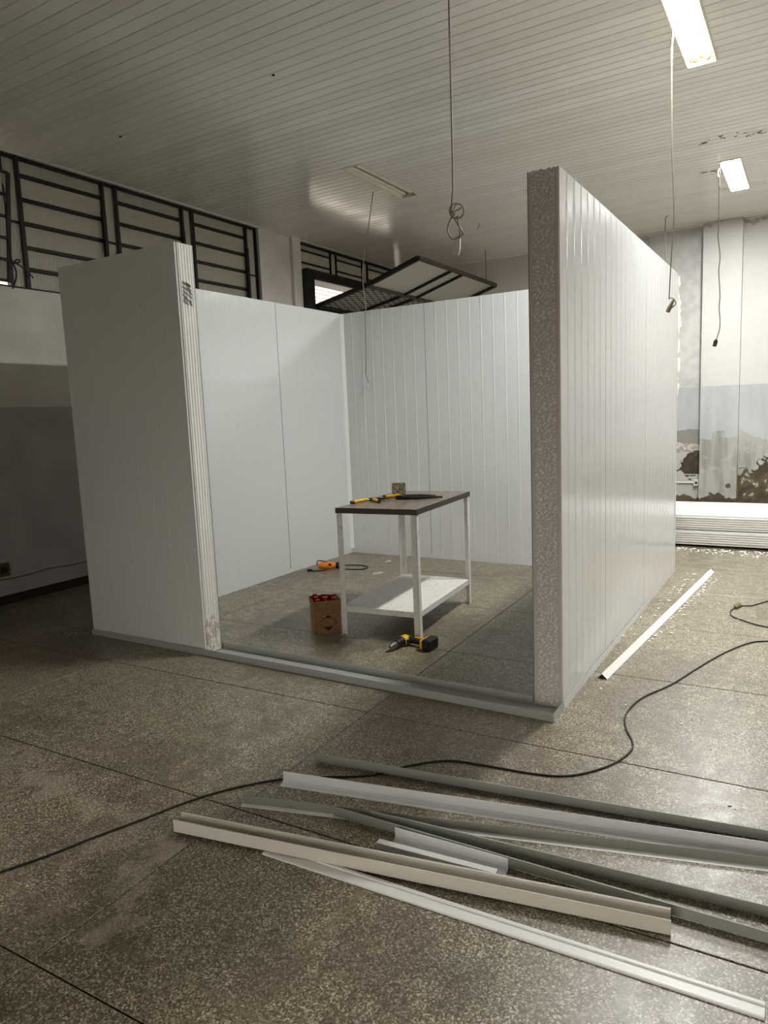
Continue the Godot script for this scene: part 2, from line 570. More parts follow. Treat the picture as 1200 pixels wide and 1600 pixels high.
# ------------------------------------------------------------------ room shell
func shell() -> void:
	# floor: terrazzo slabs with narrow strips between, laid a little askew
	var fl := struct("floor", "brown-grey speckled terrazzo floor with dark joints between slabs", "floor")
	var s := begin()
	bx(s, Vector3(XL - 0.3, -0.25, ZB - 0.4), Vector3(XR + 0.3, -0.006, ZF + 0.3))
	done(s, "floor_bed", M.joint, fl)
	var turn := Basis(Vector3.UP, 0.025)
	var anchor := Vector3(-2.0, 0, -2.02)
	var xs := [-6.9, -4.1, -2.0, 0.1, 2.2, 4.3, 6.4, 8.5]
	var zs := [3.4, 2.3, 1.2, 0.05, -1.085, -2.02, -3.08, -4.16, -5.23, -6.3, -7.36, -8.42, -9.48, -10.54, -12.4]
	for i in xs.size() - 1:
		for j in zs.size() - 1:
			s = begin()
			var x0: float = xs[i] + 0.003 - anchor.x
			var x1: float = xs[i + 1] - 0.003 - anchor.x
			var z1: float = zs[j] - 0.003 - anchor.z
			var z0: float = zs[j + 1] + 0.003 - anchor.z
			slab(s, turn, anchor, x0, x1, z0, z1)
			done(s, "floor_slab", M.terrazzo, fl)
	# ceiling
	var ce := struct("ceiling", "glossy off-white ceiling of narrow grooved boards", "ceiling")
	s = begin()
	bx(s, Vector3(XL - 0.3, H + 0.14, ZB - 0.4), Vector3(XR + 0.3, H + 0.34, ZF + 0.3))
	done(s, "ceiling_slab", M.slab, ce)
	var meshes := {}
	var k0 := int(floor((ZB - 0.05 + 5.829) / PITCH))
	var k1 := int(ceil((ZF + 5.829) / PITCH))
	var cuts := [[4.57, 4.77, -10.049, -8.783], [4.57, 4.77, -6.251, -4.985], [-0.915, -0.715, -6.251, -4.985], [-0.955, -0.755, -10.049, -8.783], [-4.265, -4.045, -7.728, -6.462]]
	for k in range(k0, k1):
		var za := -5.829 + k * PITCH
		var spans := [XL - 0.02, XR + 0.02]
		for c in cuts:
			if za + 0.1 > c[2] and za + 0.1 < c[3]:
				spans += [c[0], c[1]]
		spans.sort()
		for q in range(0, spans.size(), 2):
			var len_x: float = spans[q + 1] - spans[q]
			var key := snappedf(len_x, 0.001)
			if not meshes.has(key):
				var b := begin()
				T = Transform3D(Basis(Vector3.BACK, Vector3.UP, Vector3.LEFT), Vector3(len_x, 0, 0))
				extrude(b, [Vector2(0.0015, 0.014), Vector2(0.0015, 0.007), Vector2(0.005, 0), Vector2(0.1015, 0), Vector2(0.1035, 0.006), Vector2(0.1075, 0.006), Vector2(0.1095, 0), Vector2(0.206, 0), Vector2(0.2095, 0.007), Vector2(0.2095, 0.014)], 0, len_x)
				T = Transform3D.IDENTITY
				meshes[key] = b.commit()
			inst(meshes[key], "ceiling_board", [M.board, M.board_b, M.board_c][posmod(k * 7 + k / 3, 3)], ce, Vector3(spans[q], H, za))
	for p in [[-3.524, -4.481], [-5.333, -4.563]]:
		s = begin()
		T = Transform3D(Basis.IDENTITY, Vector3(p[0], H - 0.006, p[1]))
		lathe(s, [Vector2(0, 0), Vector2(0.012, 0.001), Vector2(0.012, 0.007)], 10)
		T = Transform3D.IDENTITY
		done(s, "screw_head", M.hole, ce, "black screw head")
	for p in [[-0.57, -8.1], [-0.79, -8.04], [-1.06, -9.08], [-1.02, -8.04], [-1.04, -9.85], [-0.52, -8.1]]:
		s = begin()
		for k in 4:   # frayed strands of soot and web stuck to the boards
			var at := Vector3(p[0] + rng.randfn(0, 0.05), H - 0.001, p[1] + rng.randfn(0, 0.03))
			var dir := Vector3(rng.randfn(0, 0.05), 0, rng.randfn(0, 0.02))
			tube(s, [at, at + dir * 0.5 + Vector3(0, -0.012 * rng.randf(), 0), at + dir], 0.004, 5, [0.002, 0.006 * rng.randf() + 0.002, 0.002])
		var web := done(s, "soot_web", M.soot, ce, "frayed sooty cobweb stuck to the ceiling boards")
		web.set_meta("kind", "stuff")
	# cornice line along the window wall and far wall
	var tr := struct("trim_1", "thin white cornice where ceiling boards meet the window wall", "trim")
	s = begin()
	bx(s, Vector3(XL - 0.01, H - 0.018, ZB), Vector3(XL + 0.02, H, ZF), 0.004)
	done(s, "cornice", M.wall_white, tr)
	tr = struct("trim_2", "thin cornice where ceiling boards meet the far wall", "trim")
	s = begin()
	bx(s, Vector3(XL + 0.02, H - 0.018, ZB), Vector3(-1.45, H, ZB + 0.02), 0.004)
	bx(s, Vector3(-0.92, H - 0.018, ZB), Vector3(XR, H, ZB + 0.02), 0.004)
	done(s, "cornice", M.wall_white, tr)

	# window wall: solid below 2.91, piers between window strips
	var wl := struct("wall_left", "window wall, white above a blue-grey painted dado", "wall")
	s = begin()
	bx(s, Vector3(XL - 0.2, 0, ZB - 0.4), Vector3(XL, 1.815, ZF + 0.3))
	done(s, "dado", M.wall_blue, wl, "blue-grey painted dado")
	s = begin()
	bx(s, Vector3(XL - 0.2, 1.815, ZB - 0.4), Vector3(XL, 2.91, ZF + 0.3))
	bx(s, Vector3(XL - 0.2, 2.91, -8.5), Vector3(XL, H + 0.2, -7.6))
	bx(s, Vector3(XL - 0.2, 2.91, ZB - 0.4), Vector3(XL, H + 0.2, -11.42))
	bx(s, Vector3(XL - 0.2, 2.91, -0.82), Vector3(XL, H + 0.2, ZF + 0.3))
	bx(s, Vector3(XL - 0.2, H - 0.01, ZB - 0.4), Vector3(XL, H + 0.2, ZF + 0.3))
	done(s, "plaster", M.wall_white, wl)
	s = begin()
	bx(s, Vector3(XL, 0, -8.44), Vector3(XL + 0.05, H - 0.001, -8.25))
	done(s, "pilaster", M.wall_white, wl)
	var bl := struct("baseboard_left", "dark brown skirting strip under the blue-grey dado", "baseboard")
	s = begin()
	bx(s, Vector3(XL, 0, ZB), Vector3(XL + 0.015, 0.085, ZF), 0.003)
	done(s, "skirting", M.base_dark, bl)

	# far wall with a pilaster; painted and damp
	var wb := struct("wall_back", "far wall with white top, pale blue dado, bare plaster and brown damp stains", "wall")
	s = begin()
	face_far(s, XL - 0.2, XR + 0.2, 0, H + 0.2, ZB)
	bx(s, Vector3(XL - 0.2, 0, ZB - 0.3), Vector3(XR + 0.2, H + 0.2, ZB - 0.001))
	done(s, "plaster", M.wall_far, wb)
	s = begin()
	face_far(s, -1.44, -0.93, 0, H - 0.001, ZB + 0.14)
	for sd in [[-1.44, -1], [-0.93, 1]]:
		var q := [Vector3(sd[0], 0, ZB), Vector3(sd[0], 0, ZB + 0.14), Vector3(sd[0], H - 0.001, ZB + 0.14), Vector3(sd[0], H - 0.001, ZB)]
		if sd[1] > 0:
			q.reverse()
		far_quad(s, q, Vector3(sd[1], 0, 0))
	done(s, "pilaster", M.wall_far, wb)
	for side in [["wall_right", "right-hand wall with a blue-grey dado", Vector3(XR, 0, ZB - 0.4), Vector3(XR + 0.2, 1.815, ZF + 0.3)], ["wall_front", "wall opposite the damp wall with a blue-grey dado and an added doorway for fill light", Vector3(XL, 0, ZF), Vector3(XR, 1.815, ZF + 0.2)]]:
		var w := struct(side[0], side[1], "wall")
		var spans := [[side[2].x, side[3].x]]
		if side[0] == "wall_front":
			spans = [[side[2].x, DX0], [DX1, side[3].x]]
		for sp in spans:
			s = begin()
			bx(s, Vector3(sp[0], 0, side[2].z), Vector3(sp[1], 1.815, side[3].z))
			done(s, "dado", M.wall_blue, w)
			s = begin()
			bx(s, Vector3(sp[0], 1.815, side[2].z), Vector3(sp[1], H + 0.2, side[3].z))
			done(s, "plaster", M.wall_white, w)
		if side[0] == "wall_front":
			s = begin()
			bx(s, Vector3(DX0, DY, side[2].z), Vector3(DX1, H + 0.2, side[3].z))
			done(s, "plaster", M.wall_white, w)
	# added, unseen doorway behind the photographer, sized for frontal daylight fill
	var dd := struct("door_1", "added unseen doorway for front fill light, with a grey steel frame", "door")
	for q in [[Vector3(DX0, 0, ZF - 0.02), Vector3(DX0 + 0.04, DY, ZF + 0.22)], [Vector3(DX1 - 0.04, 0, ZF - 0.02), Vector3(DX1, DY, ZF + 0.22)], [Vector3(DX0 + 0.04, DY - 0.04, ZF - 0.02), Vector3(DX1 - 0.04, DY, ZF + 0.22)]]:
		s = begin()
		bx(s, q[0], q[1], 0.004)
		done(s, "frame", M.profile_grey, dd)
	s = begin()
	bx(s, Vector3(DX1 - 0.04, 0.01, ZF + 0.22), Vector3(DX1, DY - 0.05, ZF + 0.22 + DX1 - DX0 - 0.1), 0.004)
	var leaf := done(s, "door_leaf", M.profile_grey, dd)
	s = begin()
	bx(s, Vector3(DX1 - 0.09, 1.0, ZF + DX1 - DX0 + 0.02), Vector3(DX1 - 0.04, 1.03, ZF + DX1 - DX0 + 0.06), 0.004)
	done(s, "handle", M.steel, leaf)

	# conduit and socket on the far wall
	var cd := thing("wall_conduit", "thin white conduit ending in a small socket box on the damp far wall", "conduit")
	s = begin()
	tube(s, [Vector3(-2.6, 0.385, ZB + 0.012), Vector3(-1.52, 0.385, ZB + 0.012)], 0.011, 8)
	done(s, "pipe", M.wall_white, cd)
	s = begin()
	bx(s, Vector3(-1.53, 0.335, ZB), Vector3(-1.45, 0.435, ZB + 0.045), 0.006)
	var bxo := done(s, "socket_box", M.socket, cd)
	s = begin()
	bx(s, Vector3(-1.505, 0.37, ZB + 0.044), Vector3(-1.475, 0.4, ZB + 0.047))
	done(s, "socket_hole", M.hole, bxo)
	# thin cable and outlet on the window wall
	var wc := thing("wall_cable", "thin dark cable clipped low along the blue-grey window wall", "cable")
	s = begin()
	var pts := []
	for k in 60:
		pts.append(Vector3(XL + 0.006, 0.235 + 0.006 * sin(k * 1.7) + 0.005 * sin(k * 0.6), 1.0 - k * 0.15))
	tube(s, curve(pts, 2), 0.005, 6)
	done(s, "cable", M.cord_grey, wc)
	var ol := thing("wall_outlet", "small brown outlet box low on the blue-grey window wall", "outlet")
	s = begin()
	bx(s, Vector3(XL, 0.27, -3.72), Vector3(XL + 0.04, 0.39, -3.6), 0.008)
	var olb := done(s, "outlet_box", M.outlet, ol)
	s = begin()
	bx(s, Vector3(XL + 0.04, 0.3, -3.69), Vector3(XL + 0.044, 0.36, -3.63))
	done(s, "outlet_plate", M.base_dark, olb)

	# neighbour's painted brick wall outside and the yard
	var nb := thing("brick_wall", "pale pink painted brick wall outside the open window", "wall")
	s = begin()
	bx(s, Vector3(-9.6, -0.5, -22.0), Vector3(-9.02, 6.5, 6.0))
	done(s, "wall_core", M.render_coat, nb)
	s = begin()
	bx(s, Vector3(-9.02, 3.54, -14.25), Vector3(-9.008, 5.08, -11.25))
	done(s, "mortar_bed", M.mortar, nb)
	s = begin()
	bx(s, Vector3(0, 0, 0), Vector3(0.022, 0.061, 0.195), 0.004)
	var bm := s.commit()
	for r in 20:
		for c in 13:
			inst(bm, "brick", M.brick if (r * 5 + c * 3) % 4 else M.brick_b, nb, Vector3(-9.018, 3.55 + r * 0.08, -14.2 + c * 0.22 + (0.11 if r % 2 else 0.0)))
	var gd := struct("ground", "concrete yard outside the window wall", "ground")
	s = begin()
	bx(s, Vector3(-30, -0.4, -30), Vector3(XL - 0.31, -0.2, 20))
	done(s, "yard", M.ground, gd)

func slab(s: SurfaceTool, turn: Basis, anchor: Vector3, x0: float, x1: float, z0: float, z1: float) -> void:
	var b := 0.002
	var lo := -0.02
	var p := func(x: float, y: float, z: float) -> Vector3: return anchor + turn * Vector3(x, y, z)
	var top := [p.call(x0 + b, 0, z0 + b), p.call(x0 + b, 0, z1 - b), p.call(x1 - b, 0, z1 - b), p.call(x1 - b, 0, z0 + b)]
	var mid := [p.call(x0, -b, z0), p.call(x0, -b, z1), p.call(x1, -b, z1), p.call(x1, -b, z0)]
	var bot := [p.call(x0, lo, z0), p.call(x0, lo, z1), p.call(x1, lo, z1), p.call(x1, lo, z0)]
	for k in [0, 2, 1, 0, 3, 2]:
		vtx(s, top[k], Vector3.UP, Vector2(top[k].x, top[k].z), Vector2((top[k].x + 7.4) / 12.0, (top[k].z + 9.0) / 12.0))
	for k in 4:
		var k1 := (k + 1) % 4
		quad(s, mid[k], mid[k1], top[k1], top[k])
		quad(s, bot[k], bot[k1], mid[k1], mid[k])

func far_quad(s: SurfaceTool, q: Array, n: Vector3) -> void:
	for k in [0, 2, 1, 0, 3, 2]:
		var p: Vector3 = q[k]
		vtx(s, p, n, Vector2((p.x + 6.6) / 14.0, 1.0 - p.y / H))

func face_far(s: SurfaceTool, x0: float, x1: float, y0: float, y1: float, z: float) -> void:
	far_quad(s, [Vector3(x0, y0, z), Vector3(x1, y0, z), Vector3(x1, y1, z), Vector3(x0, y1, z)], Vector3.BACK)

# ------------------------------------------------------------------ windows
func fluted(parent: Node3D, z0: float, z1: float, y0: float, y1: float, x: float) -> void:   # upright ribbed glass pane
	var s := begin()
	var n := maxi(2, int(absf(z1 - z0) / 0.026))
	var poly := []
	for k in n * 4 + 1:
		var t := float(k) / (n * 4)
		poly.append(Vector2(0.004 + 0.0035 * absf(sin(t * n * PI)), t * (z1 - z0)))
	poly.append(Vector2(-0.003, z1 - z0))
	poly.append(Vector2(-0.003, 0.0))
	# x, z outline pushed up y
	T = Transform3D(Basis(Vector3.RIGHT, Vector3.BACK, Vector3.DOWN), Vector3(x, y1, z0))
	extrude(s, poly, 0, y1 - y0)
	T = Transform3D.IDENTITY
	done(s, "pane", M.ribbed, parent)

func steel(parent: Node3D, called: String, lo: Vector3, hi: Vector3) -> void:
	var s := begin()
	bx(s, lo, hi, 0.004)
	done(s, called, M.black_steel, parent)

func windows() -> void:
	var xg := -6.46
	var w1 := struct("window_1", "long strip window of ribbed glass in black steel bars high on the wall", "window")
	var top := H - 0.012
	steel(w1, "head_rail", Vector3(xg - 0.02, top - 0.03, -7.6), Vector3(xg + 0.04, top, -0.82))
	steel(w1, "sill_rail", Vector3(xg - 0.02, 2.91, -7.6), Vector3(xg + 0.04, 2.935, -0.82))
	var units := []
	for k in 7:
		units.append([-7.4 + k * 1.1, -6.46 + k * 1.1])
	var rows := [2.93, 3.11, 3.31, 3.53, 3.745, 3.96, top - 0.03]
	for k in units.size():
		var u: Array = units[k]
		if u[0] > -1.0:
			continue
		steel(w1, "post", Vector3(xg - 0.02, 2.91, u[0] - 0.017), Vector3(xg + 0.045, top, u[0] + 0.017))
		steel(w1, "post", Vector3(xg - 0.02, 2.91, u[1] - 0.021), Vector3(xg + 0.045, top, u[1] + 0.021))
		if k < 6:   # fixed light beside the unit
			fluted(w1, u[1] + 0.025, u[1] + 0.14, 2.93, 3.52, xg)
			fluted(w1, u[1] + 0.025, u[1] + 0.14, 3.54, top - 0.03, xg)
			steel(w1, "crossbar", Vector3(xg - 0.01, 3.52, u[1] + 0.02), Vector3(xg + 0.02, 3.54, u[1] + 0.145))
		if k == 0:   # fixed light against the pier
			fluted(w1, -7.58, u[0] - 0.02, 2.93, 3.5, xg)
			fluted(w1, -7.58, u[0] - 0.02, 3.52, top - 0.03, xg)
			steel(w1, "crossbar", Vector3(xg - 0.01, 3.5, -7.58), Vector3(xg + 0.02, 3.52, u[0]))
			steel(w1, "post", Vector3(xg - 0.02, 2.91, -7.6), Vector3(xg + 0.045, top, -7.575))
		if k == 3:   # this one stands open: its sash tilts into the room
			continue
		for r in 6:
			fluted(w1, u[0] + 0.02, u[1] - 0.025, rows[r], rows[r + 1], xg)
			if r:
				steel(w1, "bar", Vector3(xg - 0.012, rows[r] - 0.018, u[0]), Vector3(xg + 0.03, rows[r] + 0.018, u[1]))
		steel(w1, "sash_stile", Vector3(xg + 0.04, 2.93, u[0] + 0.015), Vector3(xg + 0.085, 3.83, u[0] + 0.055))
	# open hopper sash nearest the pillar of the strip
	var z0: float = units[3][0] + 0.03
	var z1: float = units[3][1] - 0.03
	var sash := Node3D.new()
	sash.name = "open_sash"
	w1.add_child(sash)
	sash.position = Vector3(xg + 0.03, 2.96, 0)
	sash.rotation.z = -0.16
	for zz in [z0, z1]:
		steel(sash, "stile", Vector3(-0.018, 0, zz - 0.02), Vector3(0.018, 0.95, zz + 0.02))
	for r in 6:
		steel(sash, "rail", Vector3(-0.016, r * 0.186, z0), Vector3(0.016, r * 0.186 + 0.028, z1))
	for r in 5:
		fluted(sash, z0, z1, r * 0.186 + 0.02, r * 0.186 + 0.19, 0.0)
	fluted(w1, units[3][0], units[3][1], 3.96, top - 0.03, xg)
	steel(w1, "bar", Vector3(xg - 0.012, 3.94, units[3][0]), Vector3(xg + 0.04, 3.985, units[3][1]))

	# upper strip over the big pivot window
	var w2 := struct("window_2", "short strip of dirty ribbed panes above the big open window", "window")
	var posts := [-8.56, -9.33, -9.48, -10.24, -10.39, -11.15, -11.3]
	steel(w2, "head_rail", Vector3(xg - 0.02, top - 0.03, -11.42), Vector3(xg + 0.04, top, -8.53))
	for z in posts:
		steel(w2, "post", Vector3(xg - 0.015, 3.66, z - 0.014), Vector3(xg + 0.03, top, z + 0.014))
	for k in posts.size() - 1:
		var za: float = posts[k + 1] + 0.014
		var zb: float = posts[k] - 0.014
		var ys := [3.66, 3.85, 4.02, top - 0.03] if k % 2 == 0 else [3.66, top - 0.03]
		for r in ys.size() - 1:
			fluted(w2, za, zb, ys[r], ys[r + 1], xg)
			if r:
				steel(w2, "bar", Vector3(xg - 0.012, ys[r] - 0.012, za), Vector3(xg + 0.025, ys[r] + 0.012, zb))

	# the big pivot window: steel box in the wall and a tilted sash
	var w3 := struct("window_3", "big black steel window with its sash tilted up into the room", "window")
	steel(w3, "jamb", Vector3(-6.56, 2.85, -8.62), Vector3(-6.24, 3.72, -8.45))
	steel(w3, "jamb", Vector3(-6.55, 2.85, -11.5), Vector3(-6.24, 3.72, -11.37))
	steel(w3, "head", Vector3(-6.55, 3.58, -11.37), Vector3(-6.24, 3.72, -8.62))
	steel(w3, "apron_plate", Vector3(-6.52, 2.93, -11.37), Vector3(-6.5, 3.285, -8.62))
	steel(w3, "sill", Vector3(-6.58, 2.85, -11.37), Vector3(-6.36, 2.93, -8.62))
	var s := begin()
	tube(s, [Vector3(-6.235, 3.6, -8.62), Vector3(-6.235, 3.6, -11.35)], 0.012, 8)
	done(s, "pivot_rod", M.dark_steel, w3)
	s = begin()
	bar(s, Vector3(-6.5, 3.22, -8.73), Vector3(-6.5, 3.4, -11.37), 0.02, 0.02)
	done(s, "guard_bar", M.black_steel, w3)
	var lo := Vector3(-6.26, 3.21, 0)
	var mid := Vector3(-5.395, 3.39, 0)
	var hi := Vector3(-4.56, 3.645, 0)
	var zn := -8.66
	var zf := -11.36
	sash = Node3D.new()
	sash.name = "tilted_sash"
	w3.add_child(sash)
	for zz in [zn, zf]:
		s = begin()
		bar(s, lo + Vector3(0, 0, zz), mid + Vector3(0, 0, zz), 0.05, 0.06)
		done(s, "side_bar", M.black_steel, sash)
		s = begin()
		bar(s, mid + Vector3(0, 0, zz), hi + Vector3(0, 0, zz), 0.05, 0.06)
		done(s, "side_bar", M.black_steel, sash)
	for q in [lo, mid, hi]:
		s = begin()
		bar(s, q + Vector3(0, 0, zn), q + Vector3(0, 0, zf), 0.045, 0.05)
		done(s, "long_bar", M.rust_steel if q != lo else M.black_steel, sash)
	for zz in [-9.72, -10.1]:
		s = begin()
		bar(s, mid + Vector3(0, 0.0, zz), hi + Vector3(0, 0.0, zz), 0.04, 0.04)
		done(s, "cross_bar", M.black_steel, sash)
		s = begin()
		bar(s, lo + Vector3(0, 0.0, zz), mid + Vector3(0, 0.0, zz), 0.04, 0.04)
		done(s, "cross_bar", M.black_steel, sash)
	var zs := [zn, -9.72, -10.1, zf]
	for k in 3:
		s = begin()
		var m := (mid + hi) * 0.5 + Vector3(0, 0.016, (zs[k] + zs[k + 1]) * 0.5)
		var d := (hi - mid)
		T = Transform3D(Basis(Vector3.BACK, atan2(d.y, d.x)), m)
		bx(s, Vector3(-d.length() / 2 + 0.02, -0.002, -absf(zs[k] - zs[k + 1]) / 2 + 0.02), Vector3(d.length() / 2 - 0.02, 0.002, absf(zs[k] - zs[k + 1]) / 2 - 0.02))
		T = Transform3D.IDENTITY
		done(s, "frosted_pane", M.frosted, sash, "dusty frosted glass")
	for k in 3:
		s = begin()
		var m2 := (lo + mid) * 0.5 + Vector3(0, 0.02, (zs[k] + zs[k + 1]) * 0.5)
		var d2 := mid - lo
		T = Transform3D(Basis(Vector3.BACK, atan2(d2.y, d2.x)), m2)
		bx(s, Vector3(-d2.length() / 2 + 0.02, -0.002, -absf(zs[k] - zs[k + 1]) / 2 + 0.02), Vector3(d2.length() / 2 - 0.02, 0.002, absf(zs[k] - zs[k + 1]) / 2 - 0.02))
		T = Transform3D.IDENTITY
		done(s, "frosted_pane", M.frosted, sash, "dusty frosted glass behind steel mesh")
	# diamond mesh over the lower half
	s = begin()
	var dlo := (mid - lo)
	var L := dlo.length()
	var W := absf(zn - zf)
	var pitch := 0.23
	var slope := 0.4
	var n := int((W + L / slope) / pitch) + 1
	for dirn in [-1.0, 1.0]:
		for k in n:
			var w0 := k * pitch - (L / slope if dirn > 0 else 0.0)
			var a0 := 0.0
			var a1 := L
			# strand: w = w0 + dirn * a / slope, cut to the frame
			var e := func(a: float) -> float: return w0 + dirn * a / slope
			if dirn > 0:
				a0 = maxf(0.0, -w0 * slope)
				a1 = minf(L, (W - w0) * slope)
			else:
				a0 = maxf(0.0, (w0 - W) * slope)
				a1 = minf(L, w0 * slope)
			if a1 - a0 > 0.02:
				var pa: Vector3 = lo + dlo * (a0 / L) + Vector3(0, 0, zn - e.call(a0))
				var pb: Vector3 = lo + dlo * (a1 / L) + Vector3(0, 0, zn - e.call(a1))
				bar(s, pa, pb, 0.011, 0.006)
	done(s, "wire_mesh", M.black_steel, sash, "black diamond steel mesh")
	s = begin()
	tube(s, [Vector3(-4.56, 3.66, -10.95), Vector3(-4.56, H, -10.95)], 0.006, 6)
	done(s, "stay_wire", M.cord_grey, w3, "thin wire holding the sash up to the ceiling")

	var rp := thing("hanging_rope", "thin dark rope knotted to the open strip window sash", "rope")
	s = begin()
	tube(s, curve([Vector3(-6.3, 3.886, -4.021), Vector3(-6.29, 3.657, -4.024), Vector3(-6.285, 3.28, -4.015), Vector3(-6.28, 3.12, -4.027), Vector3(-6.27, 3.144, -4.072), Vector3(-6.28, 3.132, -4.102), Vector3(-6.29, 3.108, -4.056), Vector3(-6.28, 3.12, -4.027), Vector3(-6.29, 3.041, -4.06), Vector3(-6.3, 2.973, -4.058), Vector3(-6.3, 2.882, -4.017)], 6), 0.007, 7)
	done(s, "cord", M.cord_black, rp)
	s = begin()
	tube(s, curve([Vector3(-6.28, 3.12, -4.03), Vector3(-6.32, 3.09, -4.15), Vector3(-6.4, 3.03, -4.3)], 5), 0.006, 7)
	done(s, "tie", M.cord_black, rp)

# ------------------------------------------------------------------ fluorescent fittings, set in the ceiling
func fitting(label: String, x0: float, x1: float, z0: float, z1: float, lit: bool) -> void:
	var f := thing("ceiling_light", label, "light", "fluorescent ceiling lights", Vector3((x0 + x1) / 2, H, (z0 + z1) / 2))
	var w := (x1 - x0) / 2 + 0.012
	var l := (z1 - z0) / 2 + 0.012
	var s := begin()
	for sx in [-1.0, 1.0]:
		bx(s, Vector3(minf(sx * w, sx * (w - 0.016)), -0.008, -l), Vector3(maxf(sx * w, sx * (w - 0.016)), 0.0, l), 0.002)
	for sz in [-1.0, 1.0]:
		bx(s, Vector3(-w + 0.016, -0.008, minf(sz * l, sz * (l - 0.016))), Vector3(w - 0.016, 0.0, maxf(sz * l, sz * (l - 0.016))), 0.002)
	done(s, "rim", M.tray, f)
	s = begin()
	var wi := w - 0.016
	T = Transform3D(Basis.IDENTITY, Vector3(0, 0, -l + 0.016))
	extrude(s, folded([Vector2(-wi, 0.0), Vector2(-wi * 0.62, 0.07), Vector2(-0.018, 0.07), Vector2(-0.008, 0.04), Vector2(0.008, 0.04), Vector2(0.018, 0.07), Vector2(wi * 0.62, 0.07), Vector2(wi, 0.0)], 0.003), 0, 2 * l - 0.032)
	T = Transform3D.IDENTITY
	done(s, "reflector", M.tray, f)
	for sz in [-1.0, 1.0]:
		s = begin()
		bx(s, Vector3(-wi, 0.0, sz * (l - 0.018) - 0.003), Vector3(wi, 0.075, sz * (l - 0.018) + 0.003))
		done(s, "end_plate", M.tray, f)
	for sx in [-1.0, 1.0]:
		s = begin()
		tube(s, [Vector3(sx * wi * 0.42, 0.03, -l + 0.06), Vector3(sx * wi * 0.42, 0.03, l - 0.06)], 0.016, 12)
		var t := done(s, "fluorescent_tube", M.tube_on if lit else M.tube_off, f)
		for sz in [-1.0, 1.0]:
			s = begin()
			tube(s, [Vector3(sx * wi * 0.42, 0.03, sz * (l - 0.06)), Vector3(sx * wi * 0.42, 0.03, sz * (l - 0.025))], 0.017, 12)
			done(s, "tube_cap", M.tube_end, t)
	if lit:
		var a := AreaLight3D.new()
		a.name = "lamp_glow"
		a.area_size = Vector2(2 * wi - 0.02, 2 * l - 0.08)
		a.light_color = Color(0.985, 0.987, 0.978)
		a.light_energy = 7.0
		a.shadow_enabled = true
		a.rotation = Vector3(-PI / 2, 0, 0)
		a.position = Vector3(0, 0.004, 0)
		a.set("area_range", 30.0)
		f.add_child(a)

func lamps() -> void:
	fitting("lit fluorescent light above the outer face of the cold room's right wall", -0.915, -0.715, -6.251, -4.985, true)
	fitting("lit fluorescent light near the damp far wall", -0.955, -0.755, -10.049, -8.783, true)
	fitting("lit fluorescent light by the right-hand wall, far end", 4.57, 4.77, -10.049, -8.783, true)
	fitting("lit fluorescent light by the right-hand wall, level with the cold room", 4.57, 4.77, -6.251, -4.985, true)
	fitting("unlit fluorescent light with two bare tubes above the room's back corner", -4.265, -4.045, -7.728, -6.462, false)

# ------------------------------------------------------------------ sandwich panels
# local: x along the width, y up, outer face at +z; ribs on both faces
func rib_line(w: float, z: float, d: float, edge: float) -> Array:
	var l := [Vector2(edge, z)]
	var n := int(round(w / 0.133))
	for k in range(1, n):
		var c := w * k / n
		l += [Vector2(c - 0.008, z), Vector2(c - 0.004, z + d), Vector2(c + 0.004, z + d), Vector2(c + 0.008, z)]
	l.append(Vector2(w - edge, z))
	return l

func sheet_part(parent: Node3D, called: String, w: float, h: float, t: float, sg: float, ribs := 0.0011) -> void:
	var s := begin()
	var line := rib_line(w, sg * t / 2, sg * ribs, 0.0038)
	line.push_front(Vector2(0.0038, sg * (t / 2 - 0.012)))
	line.append(Vector2(w - 0.0038, sg * (t / 2 - 0.012)))
	var poly := folded(line, 0.0012 * (-1.0 if sg > 0 else 1.0))
	T = Transform3D(Basis(Vector3.RIGHT, Vector3.FORWARD, Vector3.UP), Vector3.ZERO)   # x, y of the outline become x, -z; pushed along y
	extrude(s, poly.map(func(p): return Vector2(p.x, -p.y)), 0, h)
	T = Transform3D.IDENTITY
	done(s, called, M.sheet, parent)

func core_part(parent: Node3D, w: float, h: float, t: float, ends: String) -> void:
	var s := begin()
	var k := t / 2 - 0.0022
	var poly := []
	# left end
	if ends[0] == "r":
		poly += grooves(0.0, -1.0, k)
	else:
		poly += [Vector2(0.004, k), Vector2(0.004, -k)]
	if ends[1] == "r":
		poly += grooves(w, 1.0, k)
	else:
		poly += [Vector2(w - 0.004, -k), Vector2(w - 0.004, k)]
	T = Transform3D(Basis(Vector3.RIGHT, Vector3.FORWARD, Vector3.UP), Vector3.ZERO)
	extrude(s, poly.map(func(p): return Vector2(p.x, -p.y)), 0.001, h - 0.002)
	T = Transform3D.IDENTITY
	done(s, "foam_core", M.foam, parent, "white polystyrene core")

func grooves(x: float, sg: float, k: float, dp := 0.012) -> Array:   # tongue-and-groove foam edge, going round counter-clockwise
	var out := []
	var kk := k - 0.014
	var n := 5
	out.append(Vector2(x - sg * 0.004, -sg * k))
	out.append(Vector2(x - sg * 0.004, -sg * (kk + 0.003)))
	for i in n:
		var a := -sg * kk + sg * 2.0 * kk * i / n
		var b := -sg * kk + sg * 2.0 * kk * (i + 1) / n
		out += [Vector2(x + sg * 0.006, a + (b - a) * 0.05), Vector2(x + sg * 0.008, a + (b - a) * 0.15), Vector2(x + sg * 0.008, a + (b - a) * 0.6), Vector2(x + sg * 0.006, a + (b - a) * 0.67), Vector2(x + sg * (0.008 - dp), a + (b - a) * 0.7), Vector2(x + sg * (0.008 - dp), b)]
	out.append(Vector2(x - sg * 0.004, sg * (kk + 0.003)))
	out.append(Vector2(x - sg * 0.004, sg * k))
	return out

